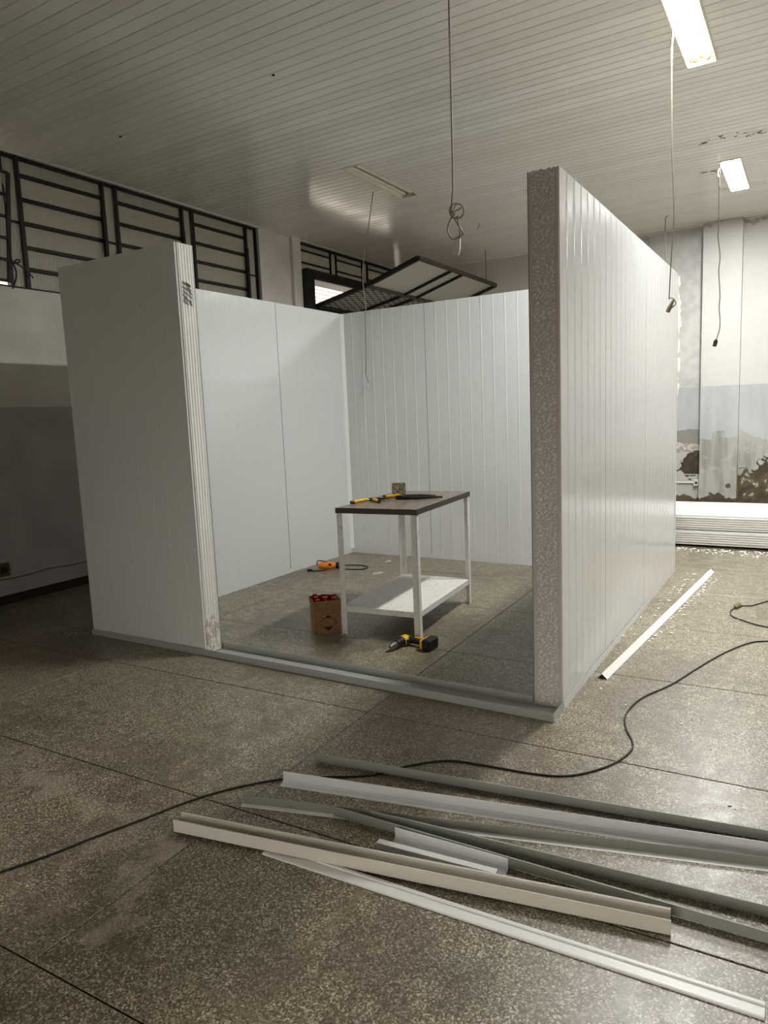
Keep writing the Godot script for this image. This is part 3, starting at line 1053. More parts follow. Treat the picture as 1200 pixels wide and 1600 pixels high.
func panel(label: String, group: String, w: float, h: float, t: float, ends := "ff", called := "insulated_panel", ribs := 0.0011) -> Node3D:
	var p := thing(called, label, "wall panel", group)
	sheet_part(p, "outer_sheet", w, h, t, 1.0, ribs)
	sheet_part(p, "inner_sheet", w, h, t, -1.0, ribs)
	core_part(p, w, h, t, ends)
	return p

func u_track(label: String, w: float, length: float, at: Vector3, turn: float, hf := 0.045, hb := 0.045, cut_back := 0.0, m: Material = M.sheet) -> Node3D:
	# channel along local x, its outer flange at local z = w / 2
	var p := thing("floor_track", label, "floor track", "metal tracks at the foot of the cold room walls", at, turn)
	var s := begin()
	T = Transform3D(Basis(Vector3.BACK, Vector3.UP, Vector3.LEFT), Vector3(length, 0, 0))
	var t := 0.0014
	extrude(s, folded([Vector2(w / 2, hf), Vector2(w / 2, 0), Vector2(-w / 2, 0)], t), 0, length)
	T = Transform3D.IDENTITY
	done(s, "base_and_outer_flange", m, p)
	s = begin()
	bx(s, Vector3(0, 0.001, -w / 2), Vector3(length - cut_back, hb, -w / 2 + t))
	done(s, "inner_flange", m, p)
	return p

func cold_room() -> void:
	var y0 := 0.003
	var h := 2.757
	# front panel left of the doorway: outer face looks to +z at z = -3.40
	var p := panel("plain white panel beside the doorway with its ribbed foam edge showing", "front wall panels", 1.205, h, 0.155, "ff")
	p.position = Vector3(-4.762, y0, -3.4775)
	# its open edge at the doorway: ribbed foam, scuffed brown at the foot
	var s := begin()
	var g := grooves(1.205, 1.0, 0.0753, 0.0035)
	for i in g.size() - 1:
		var a: Vector2 = g[i]
		var b: Vector2 = g[i + 1]
		var n := Vector3(b.y - a.y, 0, -(b.x - a.x)).normalized()
		var q := [Vector3(a.x, 0.004, a.y), Vector3(a.x, h - 0.002, a.y), Vector3(b.x, h - 0.002, b.y), Vector3(b.x, 0.004, b.y)]
		if (q[1] - q[0]).cross(q[2] - q[0]).x < -1e-9 or (absf(n.x) < 0.1 and (q[1] - q[0]).cross(q[2] - q[0]).dot(n) < 0):
			q.reverse()
			q = [q[3], q[0], q[1], q[2]]
		n = (q[1] - q[0]).cross(q[2] - q[0]).normalized()
		for k in [0, 2, 1, 0, 3, 2]:
			vtx(s, q[k], n, Vector2((q[k].z + 0.08) / 0.16, 1.0 - q[k].y / 2.76))
	for cap in [[h - 0.002, 1.0], [0.004, -1.0]]:
		var ring := []
		for a in g:
			ring.append(Vector2(a.x, a.y))
		ring.append(Vector2(1.198, 0.0753))
		ring.append(Vector2(1.198, -0.0753))
		var ix := Geometry2D.triangulate_polygon(PackedVector2Array(ring))
		for k in range(0, ix.size(), 3):
			var v := [Vector3(ring[ix[k]].x, cap[0], ring[ix[k]].y), Vector3(ring[ix[k + 1]].x, cap[0], ring[ix[k + 1]].y), Vector3(ring[ix[k + 2]].x, cap[0], ring[ix[k + 2]].y)]
			if (v[1] - v[0]).cross(v[2] - v[0]).y * cap[1] < 0:
				v = [v[0], v[2], v[1]]
			for m in [0, 2, 1]:
				vtx(s, v[m], Vector3.UP * cap[1], Vector2(0.5, 1.0 - cap[0] / 2.76))
	var fe := done(s, "ribbed_edge", M.foam_dirty, p, "white ribbed foam edge, scuffed brown at the foot")
	# smudged stamp across the ribs
	s = begin()
	for st in [[0.0, -0.043, 0.02], [0.0, -0.012, 0.03], [0.028, -0.045, 0.012], [0.03, 0.0, 0.034], [0.055, -0.04, 0.0], [0.052, 0.012, 0.036], [0.078, -0.046, -0.01], [0.076, 0.004, 0.036], [0.1, -0.04, 0.03], [0.118, -0.044, 0.0], [0.122, 0.008, 0.034]]:
		var yy: float = 2.5 - st[0]
		quad(s, Vector3(1.2137, yy, -st[1]), Vector3(1.2137, yy - 0.02, -st[2]), Vector3(1.2137, yy - 0.004, -st[2]), Vector3(1.2137, yy + 0.016, -st[1]))
		quad(s, Vector3(1.2136, yy + 0.016, -st[1]), Vector3(1.2136, yy - 0.004, -st[2]), Vector3(1.2136, yy - 0.02, -st[2]), Vector3(1.2136, yy, -st[1]))
	done(s, "ink_stamp", M.ink, fe, "smudged grey stamp")
	s = begin()   # return of the rear sheet, standing a little behind the foam
	bx(s, Vector3(1.19, 0, -0.0785), Vector3(1.207, h, -0.0775))
	bx(s, Vector3(1.2055, 0, -0.0785), Vector3(1.207, h, -0.052))
	done(s, "sheet_return", M.track, p)

	# right wall: outer face looks to +x at x = -1.095; local x runs away from the doorway (-z)
	var labels := ["narrow white panel at the doorway with its rough foam end showing", "ribbed white panel in the middle of the right wall, outer face lit", "wide ribbed white panel at the far end of the right wall, foam on its edge"]
	var z := [-3.565, -4.48, -5.68, -7.15]
	for k in 3:
		var w: float = z[k] - z[k + 1]
		p = panel(labels[k], "right wall panels", w - 0.001, h, 0.158, "ff")
		p.position = Vector3(-1.175, y0, z[k])
		p.rotation.y = PI / 2
		if k == 0:
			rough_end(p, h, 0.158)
			s = begin()
			bx(s, Vector3(-0.006, 0.02, -0.0788), Vector3(0.01, h, -0.0778))
			done(s, "sheet_lip", M.track, p)
		if k == 2:
			s = begin()
			var q := []
			var rr := []
			for i in 50:
				var y := 1.66 + i * 0.022
				q.append(Vector3(w + 0.012 + 0.006 * rng.randf(), y, 0.07 + 0.006 * sin(i * 0.7) + 0.012 * rng.randf()))
				var big := 0.012 * exp(-pow((y - 2.35) / 0.2, 2.0)) + 0.014 * exp(-pow((y - 1.98) / 0.06, 2.0)) + 0.018 * exp(-pow((y - 2.42) / 0.03, 2.0))
				rr.append(0.008 + 0.008 * rng.randf() + big)
			tube(s, q, 0.02, 9, rr)
			done(s, "spray_foam", M.spray, p, "lumpy cream bead of spray foam")

	# left wall: inner face at x = -4.655 looks into the room; local +z is the outside (-x)
	z = [-7.055, -5.73, -4.55, -3.5565]
	labels = ["white panel of the inner left wall at the back corner", "white panel in the middle of the inner left wall", "white panel of the left wall hidden behind the front panel"]
	for k in 3:
		p = panel(labels[k], "left wall panels", z[k + 1] - z[k] - 0.0015, h, 0.155, "ff", "insulated_panel", 0.0006)
		p.position = Vector3(-4.7325, y0, z[k])
		p.rotation.y = -PI / 2
	# back wall: inner face at z = -6.90
	var x := [-4.654, -3.59, -2.42, -1.256]
	labels = ["white ribbed panel of the back wall in the left corner", "white ribbed panel in the middle of the back wall, behind the workbench", "white ribbed panel of the back wall meeting the right wall"]
	for k in 3:
		p = panel(labels[k], "back wall panels", x[k + 1] - x[k] - 0.0015, h, 0.155, "ff", "insulated_panel", 0.0018)
		p.position = Vector3(x[k + 1] - 0.0015, y0, -6.9775)
		p.rotation.y = PI

	# tracks
	u_track("long grey metal track across the doorway threshold", 0.179, 3.675, Vector3(-4.766, 0, -3.4755), 0.0, 0.045, 0.045, 0.17, M.track)
	u_track("short white track piece at the doorway corner of the right wall", 0.174, 0.33, Vector3(-1.1755, 0.0005, -3.567), PI / 2)
	u_track("long white track under the outer face of the right wall", 0.174, 3.25, Vector3(-1.1755, 0.0005, -3.9), PI / 2)
	u_track("white track under the inner left wall", 0.174, 3.49, Vector3(-4.7325, 0.0005, -7.06), -PI / 2)
	u_track("white track under the back wall", 0.174, 3.39, Vector3(-1.265, 0.0005, -6.9775), PI)
	s = begin()
	T = Transform3D.IDENTITY
	var co := thing("track_corner", "bent white metal corner flange where the threshold meets the right wall", "floor track", "metal tracks at the foot of the cold room walls")
	bx(s, Vector3(-1.0905, 0, -3.565), Vector3(-1.0888, 0.046, -3.385))
	done(s, "flange", M.track, co)

	# corner trims
	co = thing("corner_trim", "white metal angle trim up the inner corner of left and back walls", "corner trim", "white corner trims")
	s = begin()
	T = Transform3D(Basis(Vector3.RIGHT, Vector3.FORWARD, Vector3.UP), Vector3(-4.6535, 0.05, -6.8985))
	extrude(s, [Vector2(0.032, 0.0), Vector2(0.03, -0.004), Vector2(0.004, -0.03), Vector2(0.0, -0.032), Vector2(0.0, 0.0)], 0, 2.705)
	T = Transform3D.IDENTITY
	done(s, "trim_angle", M.trim_white, co)
	co = thing("corner_trim", "white metal angle trim up the far outer edge of the right wall", "corner trim", "white corner trims")
	s = begin()
	bx(s, Vector3(-1.094, 0.05, -7.152), Vector3(-1.0915, 2.74, -7.11), 0.001)
	done(s, "trim_angle", M.profile_white, co)

func rough_end(p: Node3D, h: float, t: float) -> void:   # sawn foam: a rough face at local x = 0
	var s := begin()
	var n1 := noise(FastNoiseLite.TYPE_SIMPLEX, 26.0, 91, 3)
	var n2 := noise(FastNoiseLite.TYPE_SIMPLEX, 90.0, 92, 2)
	var nz := 18
	var ny := 300
	var k := (t / 2 - 0.0025) * 0.76
	var k2 := t / 2 - 0.0025
	var pos := []
	for j in ny + 1:
		var row := []
		for i in nz + 1:
			var u := float(i) / nz * 2.0 - 1.0
			var zz := u * k
			var y := 0.01 + (h - 0.012) * j / ny
			var rough := smoothstep(1.0, 0.86, absf(u))
			var d := 0.004 * rough * n1.get_noise_2d(zz, y * 0.6) + 0.006 * rough * maxf(0.0, n2.get_noise_2d(zz, y * 0.7)) - 0.006 * rough * n1.get_noise_2d(zz * 0.4 + 5.0, y * 0.3)
			row.append(Vector3(-0.003 - d, y + (0.006 * n2.get_noise_2d(zz * 2.0, 3.0) if j == ny else 0.0), zz))
		pos.append(row)
	var nor := []
	for j in ny + 1:
		var row := []
		for i in nz + 1:
			var dx: Vector3 = pos[j][mini(i + 1, nz)] - pos[j][maxi(i - 1, 0)]
			var dy: Vector3 = pos[mini(j + 1, ny)][i] - pos[maxi(j - 1, 0)][i]
			row.append(dx.cross(dy).normalized())
		nor.append(row)
	for j in ny:
		for i in nz:
			smooth_quad(s, [pos[j][i], pos[j][i + 1], pos[j + 1][i + 1], pos[j + 1][i]], [-nor[j][i] if nor[j][i].x > 0 else nor[j][i], -nor[j][i + 1] if nor[j][i + 1].x > 0 else nor[j][i + 1], -nor[j + 1][i + 1] if nor[j + 1][i + 1].x > 0 else nor[j + 1][i + 1], -nor[j + 1][i] if nor[j + 1][i].x > 0 else nor[j + 1][i]])
	# top edge and sides back to the core
	for i in nz:
		quad(s, pos[ny][i], pos[ny][i + 1], Vector3(0.006, h - 0.002, pos[ny][i + 1].z), Vector3(0.006, h - 0.002, pos[ny][i].z))
	for i in [0, nz]:
		for j in ny:
			quad(s, pos[j][i], pos[j + 1][i], Vector3(0.006, pos[j + 1][i].y, pos[j + 1][i].z), Vector3(0.006, pos[j][i].y, pos[j][i].z))
	done(s, "rough_foam_end", M.foam_cut, p, "rough grey sawn foam end with highlight flecks painted in")
	for sg in [-1.0, 1.0]:
		s = begin()
		bx(s, Vector3(-0.003, 0.01, minf(sg * k, sg * k2)), Vector3(0.006, h - 0.004, maxf(sg * k, sg * k2)), 0.002)
		done(s, "foam_margin", M.foam_plain, p, "smooth grey foam margin")

func panel_stack() -> void:
	# two spare panels lying flat, one on the other, on a low block
	var bl := thing("support_batten", "dark batten under the stack of spare panels", "batten")
	var s := begin()
	bx(s, Vector3(-1.5, 0, -9.4), Vector3(1.1, 0.028, -8.62), 0.004)
	done(s, "batten", M.base_dark, bl)
	for k in 2:
		var p := panel(["lower white spare panel lying flat by the damp wall", "upper white spare panel lying flat by the damp wall"][k], "spare panels stacked flat", 1.19, 2.75, 0.155, "ff", "spare_panel")
		# ribbed foam edge on the side that faces the doorway
		s = begin()
		var g := grooves(0.0, -1.0, 0.0753, 0.011)
		g += [Vector2(0.006, -0.0753), Vector2(0.006, 0.0753)]
		T = Transform3D(Basis(Vector3.RIGHT, Vector3.FORWARD, Vector3.UP), Vector3.ZERO)
		extrude(s, g.map(func(v): return Vector2(v.x, -v.y)), 0.001, 2.748)
		T = Transform3D.IDENTITY
		done(s, "ribbed_edge", M.foam_white, p)
		# local x -> -z, local y -> +x, local z -> up
		p.transform = Transform3D(Basis(Vector3.FORWARD, Vector3.RIGHT, Vector3.UP), Vector3(-1.62 + k * 0.03, 0.108 + k * 0.168, -8.42 - k * 0.012))

# ------------------------------------------------------------------ workbench and what lies on it
func bench() -> void:
	var turn := 0.085
	var o := Vector3(-2.96, 0, -4.19)   # front left corner of the top
	var w := 0.645
	var l := 1.11
	var top := 0.947
	var b := thing("workbench", "white steel workbench with a dark top and a low shelf", "workbench", "", o, turn)
	var s := begin()
	bx(s, Vector3(0.002, top - 0.012, -l + 0.002), Vector3(w - 0.002, top, -0.002), 0.002)
	done(s, "tabletop", M.bench_top, b, "worn brown steel top")
	s = begin()
	bx(s, Vector3(0, top - 0.04, -0.004), Vector3(w, top - 0.001, 0))
	bx(s, Vector3(0, top - 0.04, -l), Vector3(w, top - 0.001, -l + 0.004))
	bx(s, Vector3(0, top - 0.04, -l + 0.004), Vector3(0.004, top - 0.001, -0.004))
	bx(s, Vector3(w - 0.004, top - 0.04, -l + 0.004), Vector3(w, top - 0.001, -0.004))
	done(s, "rim", M.bench_rim, b, "dark steel rim")
	for sx in [0, 1]:
		for sz in [0, 1]:
			s = begin()
			var x := 0.006 if sx == 0 else w - 0.006
			var z := -0.006 if sz == 0 else -l + 0.006
			var dx := 0.045 if sx == 0 else -0.045
			var dz := -0.045 if sz == 0 else 0.045
			bx(s, Vector3(minf(x, x + dx), 0, minf(z, z + signf(dz) * 0.004)), Vector3(maxf(x, x + dx), top - 0.012, maxf(z, z + signf(dz) * 0.004)))
			bx(s, Vector3(minf(x, x + signf(dx) * 0.004), 0, minf(z, z + dz)), Vector3(maxf(x, x + signf(dx) * 0.004), top - 0.012, maxf(z, z + dz)))
			done(s, "leg", M.bench_white, b, "white angle-iron leg")
	s = begin()
	bx(s, Vector3(0.012, 0.2, -l + 0.012), Vector3(w - 0.012, 0.212, -0.012), 0.002)
	done(s, "shelf", M.bench_white, b, "white low shelf")
	s = begin()
	bx(s, Vector3(0.012, 0.17, -0.016), Vector3(w - 0.012, 0.2, -0.012))
	bx(s, Vector3(0.012, 0.17, -l + 0.012), Vector3(w - 0.012, 0.2, -l + 0.016))
	bx(s, Vector3(0.012, 0.17, -l + 0.016), Vector3(0.016, 0.2, -0.016))
	bx(s, Vector3(w - 0.016, 0.17, -l + 0.016), Vector3(w - 0.012, 0.2, -0.016))
	done(s, "shelf_rim", M.bench_white, b)

	# tin snips lying open
	var y := top
	snips("tin snips with yellow handles spread open on the bench corner", Vector3(-2.9, y, -4.6), Vector3(-2.96, 0.012, -4.41), Vector3(-2.77, 0.012, -4.5), Vector3(-2.79, 0.012, -4.73))
	snips("yellow-handled snips lying closed beside the metal box", Vector3(-2.735, y, -4.85), Vector3(-2.9, 0.012, -4.78), Vector3(-2.885, 0.012, -4.81), Vector3(-2.55, 0.012, -4.92))
	# long black tool
	var t := thing("riveter", "long black hand tool lying across the bench edge", "tool")
	s = begin()
	tube(s, [Vector3(-2.72, y + 0.014, -4.74), Vector3(-2.6, y + 0.014, -4.76), Vector3(-2.42, y + 0.012, -4.86)], 0.012, 8, [0.013, 0.013, 0.007])
	done(s, "lower_handle", M.rubber, t)
	s = begin()
	tube(s, [Vector3(-2.71, y + 0.022, -4.77), Vector3(-2.58, y + 0.026, -4.82), Vector3(-2.5, y + 0.016, -4.9)], 0.01, 8, [0.012, 0.01, 0.006])
	done(s, "upper_handle", M.rubber, t)
	s = begin()
	bx(s, Vector3(-2.76, y, -4.79), Vector3(-2.69, y + 0.03, -4.72), 0.006)
	done(s, "head", M.dark_steel, t)
	# old metal junction box standing on its side
	var j := thing("junction_box", "old rusty open metal junction box standing on the bench", "metal box", "", Vector3(-2.84, y, -4.92), 0.52 + PI)
	s = begin()
	bx(s, Vector3(-0.055, 0, -0.03), Vector3(0.055, 0.11, -0.027))
	bx(s, Vector3(-0.055, 0, -0.027), Vector3(-0.052, 0.11, 0.03))
	bx(s, Vector3(0.052, 0, -0.027), Vector3(0.055, 0.11, 0.03))
	bx(s, Vector3(-0.052, 0, -0.027), Vector3(0.052, 0.003, 0.03))
	bx(s, Vector3(-0.052, 0.107, -0.027), Vector3(0.052, 0.11, 0.03))
	done(s, "box_body", M.zinc_old, j)
	s = begin()
	bx(s, Vector3(-0.05, 0.03, -0.0265), Vector3(-0.03, 0.05, -0.0245))
	done(s, "knockout", M.rust_steel, j)
	s = begin()
	bx(s, Vector3(0.03, 0.06, -0.0265), Vector3(0.045, 0.08, -0.0245))
	done(s, "knockout", M.rust_steel, j)

func snips(label: String, pv: Vector3, h1: Vector3, h2: Vector3, tip: Vector3) -> void:
	var t := thing("tin_snips", label, "snips", "tin snips on the bench")
	var y := pv.y
	var p := pv + Vector3(0, 0.014, 0)
	h1.y += y
	h2.y += y
	tip.y += y
	for h in [h1, h2]:
		var s := begin()
		tube(s, [p.lerp(h, 0.12), p.lerp(h, 0.4) + Vector3(0, 0.004, 0), p.lerp(h, 0.82), h], 0.012, 8, [0.008, 0.013, 0.012, 0.011])
		var hd := done(s, "handle", M.yellow, t, "yellow grip")
		s = begin()
		tube(s, [p.lerp(h, 0.9), p.lerp(h, 1.04)], 0.013, 8)
		done(s, "grip_end", M.handle_red, hd)
	var s2 := begin()
	for k in [-1.0, 1.0]:
		var side: Vector3 = (tip - p).cross(Vector3.UP).normalized() * k
		tube(s2, [p - (tip - p) * 0.15 + side * 0.006, p.lerp(tip, 0.35) + side * 0.016 + Vector3(0, k * 0.003, 0), tip + side * 0.004], 0.008, 6, [0.012, 0.011, 0.004])
	done(s2, "jaws", M.dark_steel, t, "black steel jaws")
	s2 = begin()
	T = Transform3D(Basis.IDENTITY, p)
	lathe(s2, [Vector2(0, -0.014), Vector2(0.009, -0.013), Vector2(0.009, 0.012), Vector2(0, 0.014)], 10)
	T = Transform3D.IDENTITY
	done(s2, "pivot", M.steel, t)

# ------------------------------------------------------------------ metal profiles lying on the floor
# a, b: floor points (x, z) of the reference line; sections in (towards the doorway side's front, up)
func profile(called: String, label: String, a: Vector2, b: Vector2, ya: float, yb: float, parts: Array) -> void:
	var pa := Vector3(a.x, ya, a.y)
	var pb := Vector3(b.x, yb, b.y)
	var d := (pb - pa).normalized()
	var front := d.cross(Vector3.UP).normalized()
	var up := front.cross(d).normalized()
	var t := thing(called, label, "metal profile", "loose metal profiles on the floor")
	t.transform = Transform3D(Basis(front, up, -d), pb)
	for q in parts:
		var s := begin()
		extrude(s, folded(q[1], 0.0015), 0, pa.distance_to(pb))
		done(s, q[0], q[2], t)

func stretch(a: Vector2, b: Vector2, k: float) -> Vector2:
	return a + (b - a) * k

func profiles() -> void:
	var a := Vector2(-1.939, -2.481)
	var b := stretch(a, Vector2(-0.088, -2.743), 1.5)
	profile("channel_profile", "dark grey metal channel lying over the black cable, furthest from the white U channel", a, b, 0.011, 0.002, [["web", [Vector2(-0.006, 0.039), Vector2(0, 0.04), Vector2(0, 0.0)], M.profile_grey], ["foot", [Vector2(0, 0.0), Vector2(-0.03, 0.0)], M.profile_grey]])
	a = Vector2(-1.966, -2.279)
	b = stretch(a, Vector2(-0.084, -2.656), 1.15)
	profile("angle_profile", "pale grey metal angle with a tall upright, next to the dark grey channel", a, b, 0.001, 0.001, [["upright", [Vector2(0, 0.05), Vector2(0, 0.0)], M.profile_zinc], ["foot", [Vector2(0, 0.012), Vector2(0.012, 0.003), Vector2(0.036, 0.0)], M.profile_zinc]])
	a = Vector2(-2.009, -2.063)
	b = stretch(a, Vector2(-0.08, -2.585), 1.12)
	profile("angle_profile", "grey metal angle with a white front lip crossing under two darker channels", a, b, 0.001, 0.001, [["upright", [Vector2(-0.006, 0.032), Vector2(0, 0.0)], M.profile_grey], ["lip", [Vector2(0, 0.0012), Vector2(0.026, 0.0)], M.profile_white]])
	a = Vector2(-1.608, -2.154)
	b = stretch(a, Vector2(-0.061, -2.187), 1.6)
	profile("channel_profile", "dark grey metal channel running behind the short white angle", a, b, 0.006, 0.001, [["web", [Vector2(-0.007, 0.036), Vector2(0, 0.037), Vector2(0, 0.0)], M.profile_grey], ["foot", [Vector2(0, 0.0), Vector2(-0.008, 0.0)], M.profile_grey]])
	a = Vector2(-1.46, -2.196)
	b = stretch(a, Vector2(-0.067, -2.308), 1.6)
	profile("channel_profile", "grey metal channel diverging from the one behind the short angle", a, b, 0.004, 0.001, [["web", [Vector2(-0.007, 0.038), Vector2(0, 0.039), Vector2(0, 0.0)], M.profile_grey], ["foot", [Vector2(0, 0.0), Vector2(-0.008, 0.0)], M.profile_grey]])
	a = Vector2(-1.307, -2.135)
	b = Vector2(-0.861, -2.152)
	profile("short_angle", "short pale grey metal angle leaning by the dark channel", a, b, 0.001, 0.001, [["upright", [Vector2(0, 0.048), Vector2(0, 0.0)], M.profile_zinc], ["foot", [Vector2(0, 0.012), Vector2(0.012, 0.003), Vector2(0.04, 0.0)], M.profile_zinc]])
	a = Vector2(-2.098, -1.763)
	b = Vector2(-0.315, -2.087)
	profile("u_channel", "wide off-white U channel with upright sides, open to the top", a, b, 0.013, 0.004, [["front_flange", [Vector2(-0.007, 0.047), Vector2(0.0, 0.05), Vector2(0, 0.0)], M.profile_cream], ["base", [Vector2(0, 0.0), Vector2(-0.056, 0.0)], M.profile_cream], ["back_flange", [Vector2(-0.056, 0.0), Vector2(-0.056, 0.052), Vector2(-0.05, 0.05)], M.profile_cream]])
	a = Vector2(-1.7, -1.826)
	b = Vector2(-0.054, -1.888)
	profile("flat_trim", "long bright white flat trim with a raised back lip, poking from under the U channel", a, b, 0.0, 0.0, [["strip", [Vector2(0, 0.0005), Vector2(0.0, 0.005), Vector2(-0.004, 0.006), Vector2(-0.04, 0.006)], M.profile_white], ["back_lip", [Vector2(-0.04, 0.004), Vector2(-0.042, 0.011), Vector2(-0.05, 0.011), Vector2(-0.05, 0.0005)], M.profile_white]])
	a = Vector2(-1.341, -2.055)
	b = Vector2(-0.88, -2.088)
	profile("small_channel", "short thin white channel lying between U channel and short angle", a, b, 0.001, 0.004, [["web", [Vector2(0, 0.02), Vector2(-0.022, 0.022), Vector2(-0.022, 0.0), Vector2(0, 0.0)], M.profile_white]])
	# white angle lying roof-wise beside the right wall
	a = Vector2(-1.02, -4.085)
	b = Vector2(-0.782, -7.2)
	profile("long_angle", "long white metal angle lying ridge-up beside the lit right wall", a, b, 0.001, 0.001, [["angle", [Vector2(-0.028, 0.0), Vector2(0.0, 0.03), Vector2(0.032, 0.0)], M.profile_white]])

# ------------------------------------------------------------------ cables on the floor
func ground_line(l: Array, y: float) -> Array:
	return l.map(func(p): return Vector3(p[0], y, p[1]))

func cables() -> void:
	var c := thing("extension_cable", "long black extension cable winding across the terrazzo floor", "cable")
	var s := begin()
	tube(s, curve(ground_line([[-2.62, -1.05], [-2.488, -1.291], [-2.412, -1.458], [-2.37, -1.581], [-2.295, -1.767], [-2.218, -1.974], [-2.117, -2.142], [-1.981, -2.29], [-1.839, -2.38], [-1.642, -2.497], [-1.53, -2.651], [-1.393, -2.772], [-1.217, -2.806], [-1.014, -2.83], [-0.883, -2.87], [-0.794, -2.952], [-0.714, -3.082], [-0.675, -3.23], [-0.688, -3.332], [-0.745, -3.459], [-0.781, -3.608], [-0.774, -3.774], [-0.737, -3.926], [-0.641, -4.156], [-0.547, -4.482], [-0.44, -4.82], [-0.314, -5.098], [-0.206, -5.189], [0.1, -5.3], [0.9, -5.25]], 0.0048), 6), 0.0046, 8)
	done(s, "sheath", M.cord_black, c)
	var d := thing("plug_lead", "thin black lead with a brown plug on the floor near the stacked panels", "cable")
	s = begin()
	tube(s, curve(ground_line([[0.3, -5.42], [-0.222, -5.522], [-0.393, -5.635], [-0.473, -5.727], [-0.49, -5.87], [-0.465, -5.96]], 0.005), 6), 0.0045, 8)
	done(s, "lead", M.cord_black, d)
	s = begin()
	tube(s, curve(ground_line([[-0.44, -6.04], [-0.36, -6.081], [-0.258, -6.266], [-0.1, -6.5], [0.4, -6.7]], 0.005), 6), 0.0045, 8)
	done(s, "lead", M.cord_black, d)
	s = begin()
	tube(s, [Vector3(-0.468, 0.014, -5.945), Vector3(-0.462, 0.017, -5.97), Vector3(-0.45, 0.017, -6.015), Vector3(-0.444, 0.014, -6.045)], 0.02, 10, [0.01, 0.02, 0.021, 0.013])
	done(s, "plug", M.brass, d, "brown plug")

